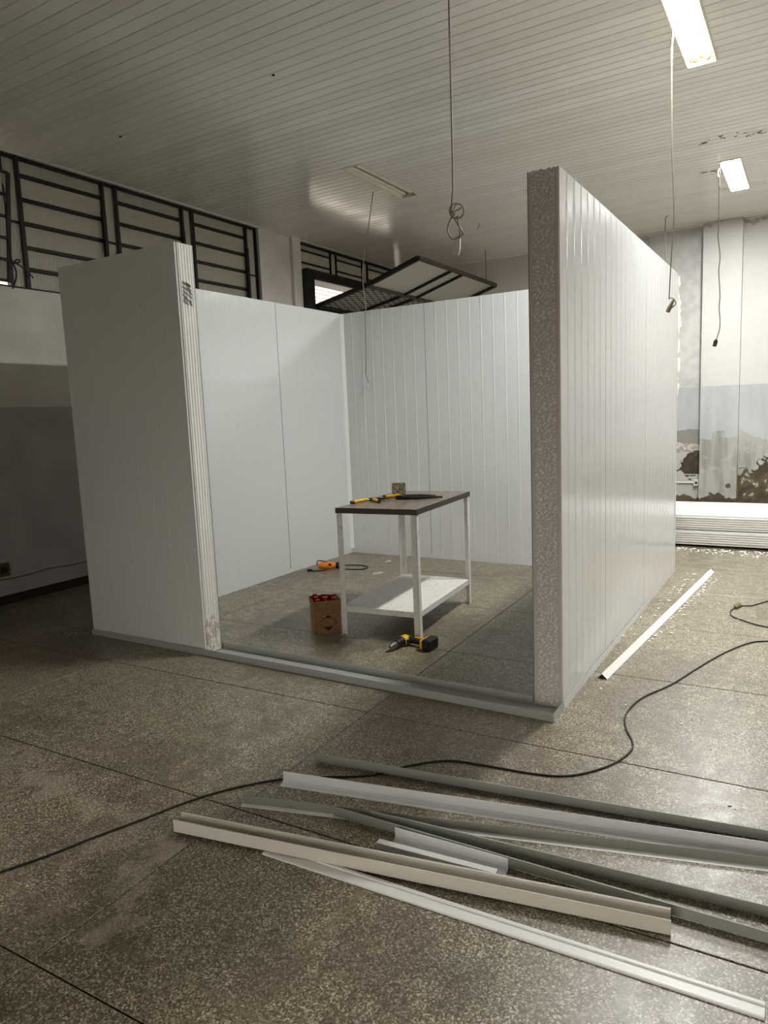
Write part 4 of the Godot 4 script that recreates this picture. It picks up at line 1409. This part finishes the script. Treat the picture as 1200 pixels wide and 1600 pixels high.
# ------------------------------------------------------------------ cords hanging from the ceiling
func hanging() -> void:
	var c := thing("hanging_lampholder", "white bulb holder on a knotted looped cord hanging over the doorway", "lamp holder", "bulb holders hanging on cords")
	var s := begin()
	tube(s, curve([Vector3(-1.812, H, -3.9), Vector3(-1.811, 3.862, -3.9), Vector3(-1.812, 3.195, -3.899), Vector3(-1.815, 2.885, -3.898), Vector3(-1.819, 2.839, -3.896), Vector3(-1.822, 2.789, -3.895), Vector3(-1.825, 2.761, -3.893), Vector3(-1.825, 2.727, -3.894)], 5), 0.0052, 8)
	done(s, "cord", M.cord_white, c)
	var ring := [Vector3(-1.761, 2.742, -3.923), Vector3(-1.766, 2.722, -3.921), Vector3(-1.78, 2.708, -3.914), Vector3(-1.799, 2.704, -3.906), Vector3(-1.818, 2.711, -3.897), Vector3(-1.831, 2.727, -3.891), Vector3(-1.835, 2.748, -3.889), Vector3(-1.83, 2.768, -3.891), Vector3(-1.816, 2.782, -3.898), Vector3(-1.797, 2.786, -3.906), Vector3(-1.778, 2.779, -3.915), Vector3(-1.765, 2.763, -3.921), Vector3(-1.761, 2.742, -3.925)]
	s = begin()
	tube(s, curve(ring, 4), 0.0048, 8)
	tube(s, curve([Vector3(-1.816, 2.733, -3.89), Vector3(-1.81, 2.756, -3.892), Vector3(-1.802, 2.773, -3.898), Vector3(-1.79, 2.782, -3.9)], 4), 0.004, 7)
	tube(s, curve([Vector3(-1.814, 2.736, -3.889), Vector3(-1.794, 2.746, -3.898), Vector3(-1.774, 2.759, -3.915)], 4), 0.004, 7)
	tube(s, curve([Vector3(-1.83, 2.735, -3.885), Vector3(-1.818, 2.742, -3.88), Vector3(-1.806, 2.725, -3.888), Vector3(-1.822, 2.712, -3.885), Vector3(-1.8, 2.705, -3.895), Vector3(-1.786, 2.712, -3.9)], 5), 0.006, 7)
	done(s, "knot", M.cord_white, c)
	s = begin()
	tube(s, curve([Vector3(-1.822, 2.719, -3.895), Vector3(-1.834, 2.697, -3.889), Vector3(-1.844, 2.671, -3.884), Vector3(-1.849, 2.645, -3.882), Vector3(-1.84, 2.614, -3.886), Vector3(-1.823, 2.592, -3.895), Vector3(-1.8, 2.598, -3.905), Vector3(-1.772, 2.611, -3.918), Vector3(-1.769, 2.621, -3.919), Vector3(-1.782, 2.649, -3.913), Vector3(-1.796, 2.673, -3.907), Vector3(-1.814, 2.713, -3.899)], 5), 0.0045, 8)
	tube(s, curve([Vector3(-1.795, 2.708, -3.9), Vector3(-1.79, 2.684, -3.9), Vector3(-1.782, 2.646, -3.905), Vector3(-1.783, 2.61, -3.905), Vector3(-1.79, 2.583, -3.909)], 5), 0.0045, 8)
	done(s, "loop", M.cord_white, c)
	holder(c, Vector3(-1.79, 2.592, -3.91), Vector3(-1.811, 2.5, -3.9), 1.0)

	c = thing("hanging_lampholder", "dark bulb holder on a cord in front of the spray-foamed panel edge", "lamp holder", "bulb holders hanging on cords")
	s = begin()
	tube(s, curve([Vector3(-0.9, H, -5.52), Vector3(-0.898, 3.9, -5.45), Vector3(-0.889, 3.307, -5.445), Vector3(-0.872, 2.908, -5.447), Vector3(-0.885, 2.6, -5.446), Vector3(-0.896, 2.323, -5.447)], 6), 0.0042, 7)
	tube(s, curve([Vector3(-0.91, H, -5.6), Vector3(-0.906, 3.95, -5.48), Vector3(-0.896, 3.76, -5.45)], 6), 0.004, 7)
	done(s, "cord", M.cord_grey, c)
	s = begin()
	tube(s, curve([Vector3(-0.896, 2.323, -5.447), Vector3(-0.886, 2.33, -5.448), Vector3(-0.866, 2.321, -5.452), Vector3(-0.854, 2.301, -5.454), Vector3(-0.854, 2.283, -5.453), Vector3(-0.871, 2.267, -5.451), Vector3(-0.888, 2.257, -5.448), Vector3(-0.899, 2.249, -5.446)], 5), 0.0042, 7)
	done(s, "loop", M.cord_grey, c)
	holder(c, Vector3(-0.868, 2.315, -5.452), Vector3(-0.905, 2.235, -5.446), 0.75, M.brass)

	c = thing("hanging_lampholder", "small black bulb holder on a kinked cord before the damp wall's pilaster", "lamp holder", "bulb holders hanging on cords")
	s = begin()
	tube(s, curve([Vector3(-0.942, 4.135, -8.774), Vector3(-0.951, 3.988, -8.773), Vector3(-0.951, 3.824, -8.773), Vector3(-0.947, 3.495, -8.773), Vector3(-0.951, 3.363, -8.773), Vector3(-0.928, 3.159, -8.775), Vector3(-0.937, 2.993, -8.775), Vector3(-0.92, 2.754, -8.776), Vector3(-0.926, 2.619, -8.776), Vector3(-0.914, 2.481, -8.777), Vector3(-0.918, 2.378, -8.777), Vector3(-0.948, 2.27, -8.773)], 5), 0.0055, 7)
	tube(s, curve([Vector3(-0.945, 4.135, -8.9), Vector3(-0.975, 4.05, -8.85), Vector3(-0.951, 3.95, -8.773)], 5), 0.0045, 7)
	done(s, "cord", M.cord_grey, c)
	s = begin()
	tube(s, [Vector3(-0.948, 2.275, -8.773), Vector3(-0.952, 2.255, -8.773), Vector3(-0.964, 2.2, -8.772)], 0.02, 10, [0.01, 0.022, 0.02])
	done(s, "holder", M.rubber, c)

	c = thing("hanging_lampholder", "pale bulb holder on a cord draped over the back wall", "lamp holder", "bulb holders hanging on cords")
	s = begin()
	tube(s, curve([Vector3(-4.41, H, -7.316), Vector3(-4.44, 3.7, -7.22), Vector3(-4.4, 3.2, -7.0), Vector3(-4.31, 2.775, -6.89), Vector3(-4.31, 2.7, -6.868), Vector3(-4.322, 2.3, -6.87), Vector3(-4.335, 2.068, -6.87), Vector3(-4.313, 2.014, -6.862), Vector3(-4.304, 1.965, -6.862), Vector3(-4.308, 1.93, -6.868)], 6), 0.005, 7)
	done(s, "cord", M.cord_white, c)
	holder(c, Vector3(-4.306, 1.97, -6.855), Vector3(-4.315, 1.9, -6.855), 0.7)

	c = thing("hanging_wire", "thin bare wire hanging from the ceiling behind the right wall", "wire")
	s = begin()
	tube(s, [Vector3(-1.8, H, -10.73), Vector3(-1.825, 4.1, -10.73), Vector3(-1.82, 3.6, -10.73), Vector3(-1.81, 2.3, -10.73)], 0.007, 6)
	done(s, "wire", M.cord_grey, c)
	c = thing("hanging_wire", "thin grey wire end hanging from the ceiling above the tilted window", "wire")
	s = begin()
	tube(s, curve([Vector3(-4.0, H, -9.4), Vector3(-3.99, 4.1, -9.38), Vector3(-4.01, 4.06, -9.36)], 4), 0.006, 6)
	done(s, "wire", M.cord_grey, c)

func holder(parent: Node3D, a: Vector3, b: Vector3, k: float, m: Material = M.socket) -> void:
	var s := begin()
	T = frame_to(a, b)
	var l := a.distance_to(b)
	lathe(s, [Vector2(0, 0), Vector2(0.009 * k, 0.0), Vector2(0.013 * k, l * 0.12), Vector2(0.019 * k, l * 0.45), Vector2(0.021 * k, l * 0.6), Vector2(0.021 * k, l * 0.95), Vector2(0.017 * k, l), Vector2(0.015 * k, l * 0.8), Vector2(0, l * 0.78)], 16)
	T = Transform3D.IDENTITY
	done(s, "holder", m, parent)

# ------------------------------------------------------------------ tools and box on the floor
func floor_tools() -> void:
	# cardboard box of red bottles
	var w := 0.2
	var d := 0.2
	var h := 0.25
	var turn := deg_to_rad(45.0)
	var o := Vector3(-3.122, 0, -4.08)
	var b := thing("cardboard_box", "open brown cardboard box with a black diamond mark beside the bench leg", "box", "", o, turn)
	var s := begin()
	var t := 0.004
	bx(s, Vector3(0, 0, -t), Vector3(w, h, 0))
	bx(s, Vector3(0, 0, -d), Vector3(w, h, -d + t))
	bx(s, Vector3(0, 0, -d + t), Vector3(t, h, -t))
	bx(s, Vector3(w - t, 0, -d + t), Vector3(w, h, -t))
	bx(s, Vector3(t, 0, -d + t), Vector3(w - t, t, -t))
	done(s, "carton", M.card, b)
	s = begin()
	T = Transform3D(Basis(Vector3.RIGHT, 0.06), Vector3(0, h, 0.003))
	bx(s, Vector3(-0.004, -0.095, 0), Vector3(w + 0.004, 0.002, 0.004))
	T = Transform3D.IDENTITY
	done(s, "front_flap", M.card, b)
	s = begin()
	T = Transform3D(Basis(Vector3.BACK, 0.1), Vector3(0, h, 0))
	bx(s, Vector3(-0.008, -0.07, -d), Vector3(-0.004, 0.002, 0))
	T = Transform3D(Basis(Vector3.BACK, -0.12), Vector3(w, h, 0))
	bx(s, Vector3(0.002, -0.08, -d), Vector3(0.006, 0.002, 0))
	T = Transform3D.IDENTITY
	done(s, "side_flap", M.card, b)
	# diamond print: outline with filled foot and head
	s = begin()
	var cx := w * 0.52
	var cy := 0.082
	var rx := 0.073
	var ry := 0.06
	var P := [Vector2(cx, cy - ry), Vector2(cx + rx, cy), Vector2(cx, cy + ry), Vector2(cx - rx, cy)]
	for k in 4:
		var p0: Vector2 = P[k]
		var p1: Vector2 = P[(k + 1) % 4]
		var q0 := Vector2(cx, cy) + (p0 - Vector2(cx, cy)) * 0.93
		var q1 := Vector2(cx, cy) + (p1 - Vector2(cx, cy)) * 0.93
		quad(s, Vector3(p0.x, p0.y, 0.0006), Vector3(p1.x, p1.y, 0.0006), Vector3(q1.x, q1.y, 0.0006), Vector3(q0.x, q0.y, 0.0006))
	tri(s, Vector3(cx, cy - ry, 0.0006), Vector3(cx + rx * 0.5, cy - ry * 0.5, 0.0006), Vector3(cx - rx * 0.5, cy - ry * 0.5, 0.0006))
	tri(s, Vector3(cx, cy + ry, 0.0006), Vector3(cx - rx * 0.35, cy + ry * 0.65, 0.0006), Vector3(cx + rx * 0.35, cy + ry * 0.65, 0.0006))
	done(s, "diamond_print", M.print_black, b, "black printed diamond")
	s = begin()
	lathe(s, [Vector2(0, 0), Vector2(0.027, 0), Vector2(0.029, 0.006), Vector2(0.029, 0.165), Vector2(0.024, 0.185), Vector2(0.012, 0.2), Vector2(0.012, 0.205)], 16)
	var bm := s.commit()
	s = begin()
	lathe(s, [Vector2(0.018, 0.195), Vector2(0.018, 0.238), Vector2(0.015, 0.243), Vector2(0, 0.243)], 14)
	var cm := s.commit()
	var turnb := Basis(Vector3.UP, turn)
	for i in 3:
		for j in 3:
			var at := o + turnb * Vector3(0.037 + i * 0.063, 0.0, -0.037 - j * 0.063) + Vector3(0, 0.014 + 0.008 * ((i * 2 + j) % 3), 0)
			var bt := thing("red_bottle", "dark red bottle with a red cap packed in the cardboard box", "bottle", "red bottles in the cardboard box", at)
			inst(bm, "bottle", M.red, bt, Vector3.ZERO)
			inst(cm, "cap", M.red_cap, bt, Vector3.ZERO)

	# cordless drill lying on its side
	var dr := thing("cordless_drill", "yellow and black cordless drill lying on the floor by the bench", "drill", "", Vector3(-2.4, 0.036, -4.143), -0.08)
	s = begin()
	T = Transform3D(Basis(Vector3.RIGHT, PI / 2), Vector3.ZERO)   # y of the lathe runs towards +z, the chuck
	lathe(s, [Vector2(0, -0.085), Vector2(0.026, -0.082), Vector2(0.033, -0.06), Vector2(0.034, 0.02), Vector2(0.031, 0.05), Vector2(0.024, 0.062)], 16)
	T = Transform3D.IDENTITY
	done(s, "body", M.rubber, dr, "black housing")
	s = begin()
	T = Transform3D(Basis(Vector3.RIGHT, PI / 2), Vector3.ZERO)
	lathe(s, [Vector2(0.0335, -0.034), Vector2(0.0355, -0.03), Vector2(0.0355, 0.016), Vector2(0.033, 0.022)], 16)
	T = Transform3D.IDENTITY
	done(s, "yellow_shell", M.yellow, dr, "yellow shell band")
	s = begin()
	T = Transform3D(Basis(Vector3.RIGHT, PI / 2), Vector3.ZERO)
	lathe(s, [Vector2(0.027, 0.055), Vector2(0.03, 0.075), Vector2(0.029, 0.095), Vector2(0.022, 0.1)], 16)
	T = Transform3D.IDENTITY
	done(s, "collar", M.rubber, dr, "black rubber collar")
	s = begin()
	T = Transform3D(Basis(Vector3.RIGHT, PI / 2), Vector3.ZERO)
	lathe(s, [Vector2(0, -0.088), Vector2(0.028, -0.086), Vector2(0.0345, -0.058), Vector2(0.0345, -0.035)], 16)
	T = Transform3D.IDENTITY
	done(s, "rear_cap", M.rubber, dr, "black rear cap")
	s = begin()
	T = Transform3D(Basis(Vector3.RIGHT, PI / 2), Vector3.ZERO)
	lathe(s, [Vector2(0.022, 0.098), Vector2(0.025, 0.112), Vector2(0.024, 0.14), Vector2(0.014, 0.165), Vector2(0.006, 0.172), Vector2(0, 0.17)], 14)
	T = Transform3D.IDENTITY
	done(s, "chuck", M.steel, dr, "steel keyless chuck")
	s = begin()
	tube(s, [Vector3(0.02, -0.002, -0.035), Vector3(0.06, -0.002, -0.032), Vector3(0.12, -0.002, -0.022), Vector3(0.16, -0.002, -0.018)], 0.02, 12, [0.026, 0.021, 0.019, 0.023])
	done(s, "handle", M.rubber, dr, "black rubber grip")
	s = begin()
	bx(s, Vector3(0.025, -0.012, -0.012), Vector3(0.05, 0.012, 0.012), 0.004)
	done(s, "trigger", M.rubber, dr)
	s = begin()
	bx(s, Vector3(0.06, 0.008, -0.058), Vector3(0.135, 0.02, -0.046), 0.003)
	done(s, "grip_panel", M.yellow, dr)
	s = begin()
	bx(s, Vector3(0.15, -0.034, -0.07), Vector3(0.178, 0.034, 0.035), 0.008)
	done(s, "battery_foot", M.yellow, dr, "yellow battery mount")
	s = begin()
	bx(s, Vector3(0.178, -0.036, -0.08), Vector3(0.24, 0.046, 0.05), 0.01)
	var bat := done(s, "battery", M.rubber, dr, "black battery pack")
	s = begin()
	bx(s, Vector3(0.19, -0.015, 0.0445), Vector3(0.215, 0.018, 0.046))
	done(s, "battery_label", M.yellow, bat)

	# orange corded tool near the left wall
	var og := thing("corded_drill", "orange corded power tool lying near the left wall's back corner", "power tool", "", Vector3(-4.44, 0.042, -5.95), 0.5)
	s = begin()
	T = Transform3D(Basis(Vector3.BACK, -PI / 2), Vector3.ZERO)   # lathe axis along +x
	lathe(s, [Vector2(0, -0.02), Vector2(0.02, -0.018), Vector2(0.034, 0.01), Vector2(0.041, 0.06), Vector2(0.04, 0.12), Vector2(0.033, 0.16), Vector2(0.03, 0.18)], 16)
	T = Transform3D.IDENTITY
	done(s, "housing", M.orange, og, "orange housing")
	s = begin()
	T = Transform3D(Basis(Vector3.BACK, -PI / 2), Vector3.ZERO)
	lathe(s, [Vector2(0.032, 0.175), Vector2(0.036, 0.19), Vector2(0.034, 0.24), Vector2(0.018, 0.262), Vector2(0, 0.265)], 14)
	T = Transform3D.IDENTITY
	done(s, "gear_head", M.rubber, og, "black gear head")
	s = begin()
	bx(s, Vector3(0.1, 0.005, 0.034), Vector3(0.13, 0.03, 0.043), 0.003)
	done(s, "switch", M.handle_red, og)
	s = begin()
	tube(s, curve([Vector3(-0.015, 0, 0), Vector3(-0.03, 0.03, -0.02), Vector3(-0.01, 0.045, -0.06), Vector3(0.1, 0.01, -0.1), Vector3(0.22, -0.03, -0.14), Vector3(0.36, -0.036, -0.16), Vector3(0.5, -0.036, -0.06), Vector3(0.48, -0.036, 0.06), Vector3(0.36, -0.036, 0.06), Vector3(0.25, -0.037, 0.02)], 6), 0.0055, 8)
	done(s, "power_cord", M.cord_black, og)
	s = begin()
	tube(s, curve([Vector3(0.08, -0.036, 0.05), Vector3(0.0, -0.036, 0.08), Vector3(-0.08, -0.034, 0.07)], 6), 0.0055, 8)
	tube(s, [Vector3(-0.075, -0.03, 0.07), Vector3(-0.1, -0.028, 0.064), Vector3(-0.125, -0.03, 0.06)], 0.012, 8)
	done(s, "plug", M.cord_black, og)

	# clear film scraps
	for q in [[Vector3(-3.75, 0.0, -6.0), 1.1, "crumpled clear film scrap near the orange tool"], [Vector3(-3.95, 0.0, -6.55), 2.0, "crumpled clear film scrap by the back wall"]]:
		var fs := thing("film_scrap", q[2], "plastic scrap", "clear plastic film scraps", q[0], q[1])
		s = begin()
		var pos := []
		for i in 7:
			var row := []
			for j in 5:
				row.append(Vector3((i - 3) * 0.022 + rng.randf_range(-0.008, 0.008), 0.003 + 0.02 * rng.randf() * (1.0 - absf(j - 2) / 3.0), (j - 2) * 0.016 + rng.randf_range(-0.006, 0.006)))
			pos.append(row)
		for i in 6:
			for j in 4:
				quad(s, pos[i][j], pos[i][j + 1], pos[i + 1][j + 1], pos[i + 1][j])
		done(s, "film", M.film, fs)

# ------------------------------------------------------------------ foam crumbs
func crumbs() -> void:
	var s := begin()
	var ico := SphereMesh.new()
	ico.radius = 0.5
	ico.height = 0.7
	ico.radial_segments = 6
	ico.rings = 2
	var specs := [
		["white foam crumbs scattered beside the front panel's outer corner", 60, func() -> Vector2: return Vector2(-4.93 + rng.randfn(0, 0.09), -3.33 + rng.randfn(0, 0.07)), 0.004, 0.009],
		["white foam crumbs strewn in front of the stacked spare panels", 330, func() -> Vector2: return Vector2(rng.randf_range(-1.5, 0.6), -8.33 + absf(rng.randfn(0, 0.16))), 0.008, 0.03],
		["white foam crumbs along the ridge-up white angle", 170, func() -> Vector2:
			var t := rng.randf() * 0.75
			return Vector2(-0.79 - (t * 2.9) * 0.076 + (0.045 + absf(rng.randfn(0, 0.035))) * (1.0 if rng.randf() < 0.6 else -1.6), -7.05 + t * 2.9), 0.006, 0.022],
		["white foam crumbs dotted over the open floor right of the cold room", 150, func() -> Vector2: return Vector2(rng.randf_range(-1.0, 0.6), rng.randf_range(-8.0, -2.9)), 0.004, 0.014],
		["tiny white foam crumbs dotted over the floor in front of the doorway", 70, func() -> Vector2: return Vector2(rng.randf_range(-4.6, -1.0), rng.randf_range(-3.3, -1.1)), 0.003, 0.006],
		["white foam crumbs lying in the threshold track", 22, func() -> Vector2: return Vector2(rng.randf_range(-3.5, -1.25), rng.randf_range(-3.54, -3.41)), 0.004, 0.01],
		["white foam crumbs on top of the upper spare panel", 40, func() -> Vector2: return Vector2(rng.randf_range(-1.5, 0.9), rng.randf_range(-9.5, -8.5)), 0.006, 0.016],
	]
	for k in specs.size():
		var q: Array = specs[k]
		var mm := MultiMesh.new()
		mm.transform_format = MultiMesh.TRANSFORM_3D
		mm.mesh = ico
		mm.instance_count = q[1]
		for i in q[1]:
			var p: Vector2 = q[2].call()
			var r := lerpf(q[3], q[4], pow(rng.randf(), 2.2))
			var y := r * 0.25
			if k == 5:
				y += 0.0015
			if k == 6:
				y += 0.356
			var bs := Basis.from_euler(Vector3(rng.randf_range(-0.4, 0.4), rng.randf() * TAU, rng.randf_range(-0.4, 0.4))).scaled(Vector3(r * rng.randf_range(0.8, 1.7), r * rng.randf_range(0.5, 0.9), r))
			mm.set_instance_transform(i, Transform3D(bs, Vector3(p.x, y, p.y)))
		var o := MultiMeshInstance3D.new()
		o.name = numbered("foam_crumbs")
		o.multimesh = mm
		o.material_override = M.crumb
		add_child(o)
		o.set_meta("kind", "stuff")
		o.set_meta("label", q[0])
		o.set_meta("category", "crumbs")
